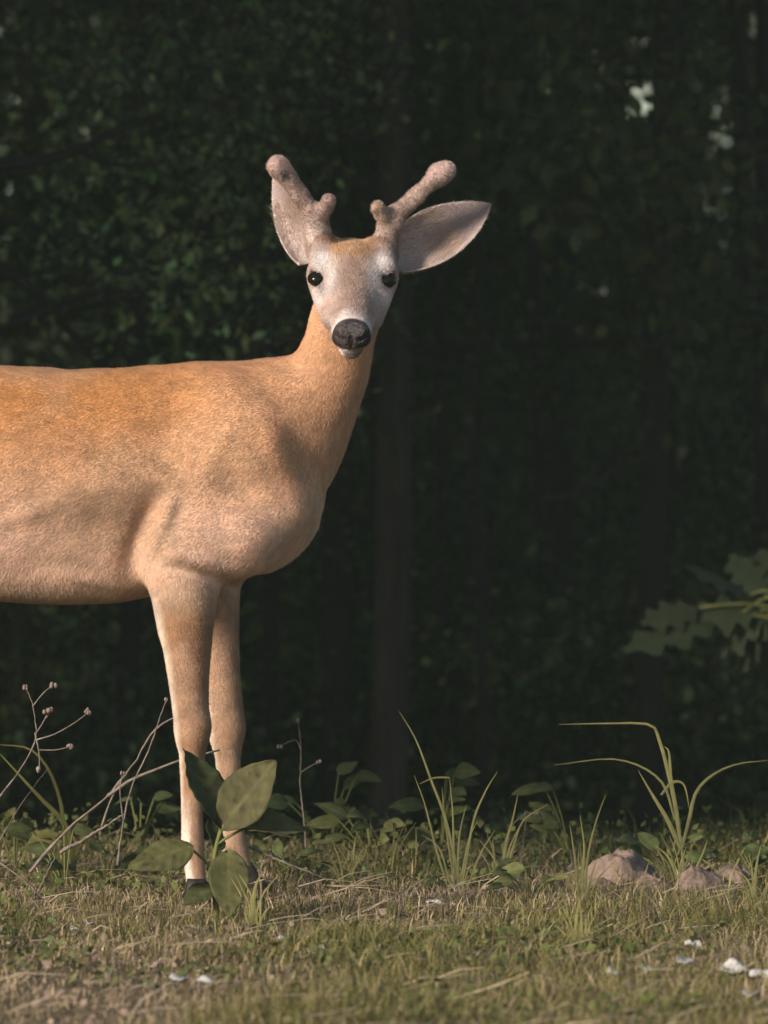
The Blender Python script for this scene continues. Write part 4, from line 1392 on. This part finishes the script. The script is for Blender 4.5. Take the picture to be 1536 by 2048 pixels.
def lawn(n, xr, yr, hmin, hmax, wid, seed, flat=.0, dry=.5, name='lawn', edge=False):
    rg = np.random.default_rng(seed)
    x = rg.uniform(*xr, n)
    y = rg.uniform(*yr, n)
    pat = fbm(x * 2.2 + 11, y * 2.2 + 4, 41, 4)
    kp = rg.random(n) < np.clip(.60 + 2.6 * (pat - .34), .45, 1)
    if edge:
        kp &= rg.random(n) < sstep(-.1, .4, y) * sstep(1.1, .6, y)
    x, y, pat = x[kp], y[kp], pat[kp]
    n = len(x)
    z = ground(x, y)
    h = rg.uniform(hmin, hmax, n) * (.25 + 1.5 * np.clip(pat - .1, 0, 1)) * (.6 + .8 * fbm(x * 9, y * 9, 45, 2))
    a = rg.uniform(0, 2 * math.pi, n)
    ln = np.abs(rg.normal(0, .85, n)) + flat
    d = np.stack([np.cos(a) * ln, np.sin(a) * ln, np.ones(n)], 1)
    d /= np.linalg.norm(d, axis=1)[:, None]
    s = np.stack([-np.sin(a + rg.normal(0, .8, n)), np.cos(a + rg.normal(0, .8, n)), np.zeros(n)], 1)
    p = np.stack([x, y, z - .003], 1)
    L = h[:, None]
    m = p + d * L * .55
    tp = p + d * L + np.stack([np.cos(a), np.sin(a), -np.ones(n) * .6], 1) * L * rg.uniform(.05, .35, n)[:, None]
    wd = (wid * rg.uniform(.6, 1.4, n))[:, None]
    V = np.stack([p - s * wd, p + s * wd, m + s * wd * .8, m - s * wd * .8, tp], 1).reshape(-1, 3)
    i = np.arange(n) * 5
    F = np.concatenate([np.stack([i, i + 1, i + 2], 1), np.stack([i, i + 2, i + 3], 1), np.stack([i + 3, i + 2, i + 4], 1)])
    pd = np.clip(dry + 1.5 * (.5 - pat) + rg.normal(0, .25, n), 0, 1)[:, None]
    green = np.array([.150, .138, .045]) * (1 + rg.normal(0, .25, (n, 1)))
    tan = np.array([.38, .285, .18]) * (1 + rg.normal(0, .25, (n, 1)))
    yel = np.array([.27, .225, .085])
    c = np.where(pd > .62, tan, np.where(rg.random((n, 1)) < .3, yel, green))
    C = np.repeat(np.clip(c, .01, .7), 5, axis=0)
    o = mk(name, V, F, M_grass, None, C, smooth=False)
    o['kind'] = 'stuff'
    return o


o = lawn(190000, (-1.9, 1.9), (-2.3, 1.0), .024, .066, .0011, 1, dry=.50)
tag(o, 'short patchy lawn of green and straw-coloured grass', 'grass')
o = lawn(70000, (-1.9, 1.9), (-2.4, 1.0), .02, .055, .0010, 2, flat=2.2, dry=.75, name='thatch')
tag(o, 'flattened dry straw and clippings between the grass', 'straw')
o = lawn(26000, (-2.2, 2.2), (-.15, 1.1), .045, .105, .0016, 3, dry=.12, name='rough_grass', edge=True)
tag(o, 'rough longer green grass along the edge of the wood', 'grass')
# dead straws and crumbled leaves lying about
n = 3600
x, y = rg.uniform(-1.9, 1.9, n), rg.uniform(-2.3, .9, n)
a = rg.uniform(0, math.pi, n)
L = rg.uniform(.03, .12, n)
d = np.stack([np.cos(a), np.sin(a), rg.normal(.05, .12, n)], 1)
p0 = np.stack([x, y, ground(x, y) + rg.uniform(.008, .030, n)], 1)
mid = p0 + d * (L * .5)[:, None] + np.stack([rg.normal(0, .006, n), rg.normal(0, .006, n), np.abs(rg.normal(0, .006, n))], 1)
p1 = p0 + d * L[:, None]
sdv = np.stack([-np.sin(a), np.cos(a), np.ones(n) * .5], 1) * rg.uniform(.0006, .0016, n)[:, None]
V_ = np.stack([p0 - sdv, p0 + sdv, mid + sdv, mid - sdv, p1 + sdv * .5, p1 - sdv * .5], 1).reshape(-1, 3)
i = np.arange(n) * 6
F_ = np.concatenate([np.stack([i, i + 1, i + 2, i + 3], 1), np.stack([i + 3, i + 2, i + 4, i + 5], 1)])
C_ = np.repeat(np.array([.42, .32, .215]) * (1 + rg.normal(0, .28, (n, 1))), 6, axis=0)
o = mk('straw', V_, F_, M_grass, None, np.clip(C_, .02, .75), smooth=False)
o['kind'] = 'stuff'
tag(o, 'long dead straws lying across the lawn', 'straw')
n = 6500
x, y = rg.uniform(-1.9, 1.9, n), rg.uniform(-2.3, .8, n)
kp = fbm(x * 2.2 + 11, y * 2.2 + 4, 41, 4) < .50 + .1 * rg.random(n)
x, y = x[kp], y[kp]
V_, F_, C_ = leafquads(np.stack([x, y, ground(x, y) + rg.uniform(.002, .018, len(x))], 1), .017, (.26, .19, .14), 77, droop=0, aspect=.7, cvar=.35, hue=.03)
o = mk('leaf_litter', V_, F_, M_weed, None, C_, smooth=False)
o['kind'] = 'stuff'
tag(o, 'crumbled pinkish-brown leaf litter in the bare patches', 'leaf litter')
# clover-like ground cover
n = 20000
x, y = rg.uniform(-1.9, 1.9, n), rg.uniform(-2.2, .95, n)
kp = fbm(x * 2.6 + 31, y * 2.6 + 7, 51, 3) + .28 * sstep(-.3, .6, y) > .56
x, y = x[kp], y[kp]
c = np.stack([x, y, ground(x, y) + rg.uniform(.006, .04, len(x)) * (1 + 1.2 * sstep(.1, .9, y))], 1)
V_, F_, C_ = leafquads(c, .016, (.105, .115, .038), 71, droop=0, aspect=.8)
o = mk('ground_cover', V_, F_, M_weed, None, C_, smooth=False)
o['kind'] = 'stuff'
tag(o, 'small round-leaved ground cover among the grass', 'ground cover')

# ------------------------------------------------------------------ faint haze volume, added to lift the darkest tones
v, f = [(x, y, z) for x in (-640, 640) for y in (-640, 640) for z in (-3.2, 13.5)], [(0, 1, 3, 2), (4, 6, 7, 5), (0, 4, 5, 1), (2, 3, 7, 6), (0, 2, 6, 4), (1, 5, 7, 3)]
hm = bpy.data.materials.new('added_haze')
hm.use_nodes = True
hm.node_tree.nodes.clear()
ho = hm.node_tree.nodes.new('ShaderNodeOutputMaterial')
hv = hm.node_tree.nodes.new('ShaderNodeVolumePrincipled')
hv.inputs['Color'].default_value = (.76, .95, .78, 1)
hv.inputs['Density'].default_value = .0014
hm.node_tree.links.new(hv.outputs[0], ho.inputs['Volume'])
hz_ = mk('haze', v, f, hm, None, smooth=False)
hz_['kind'] = 'stuff'
tag(hz_, 'thin pale haze added to lift the dark tones of the clearing and the wood', 'haze')
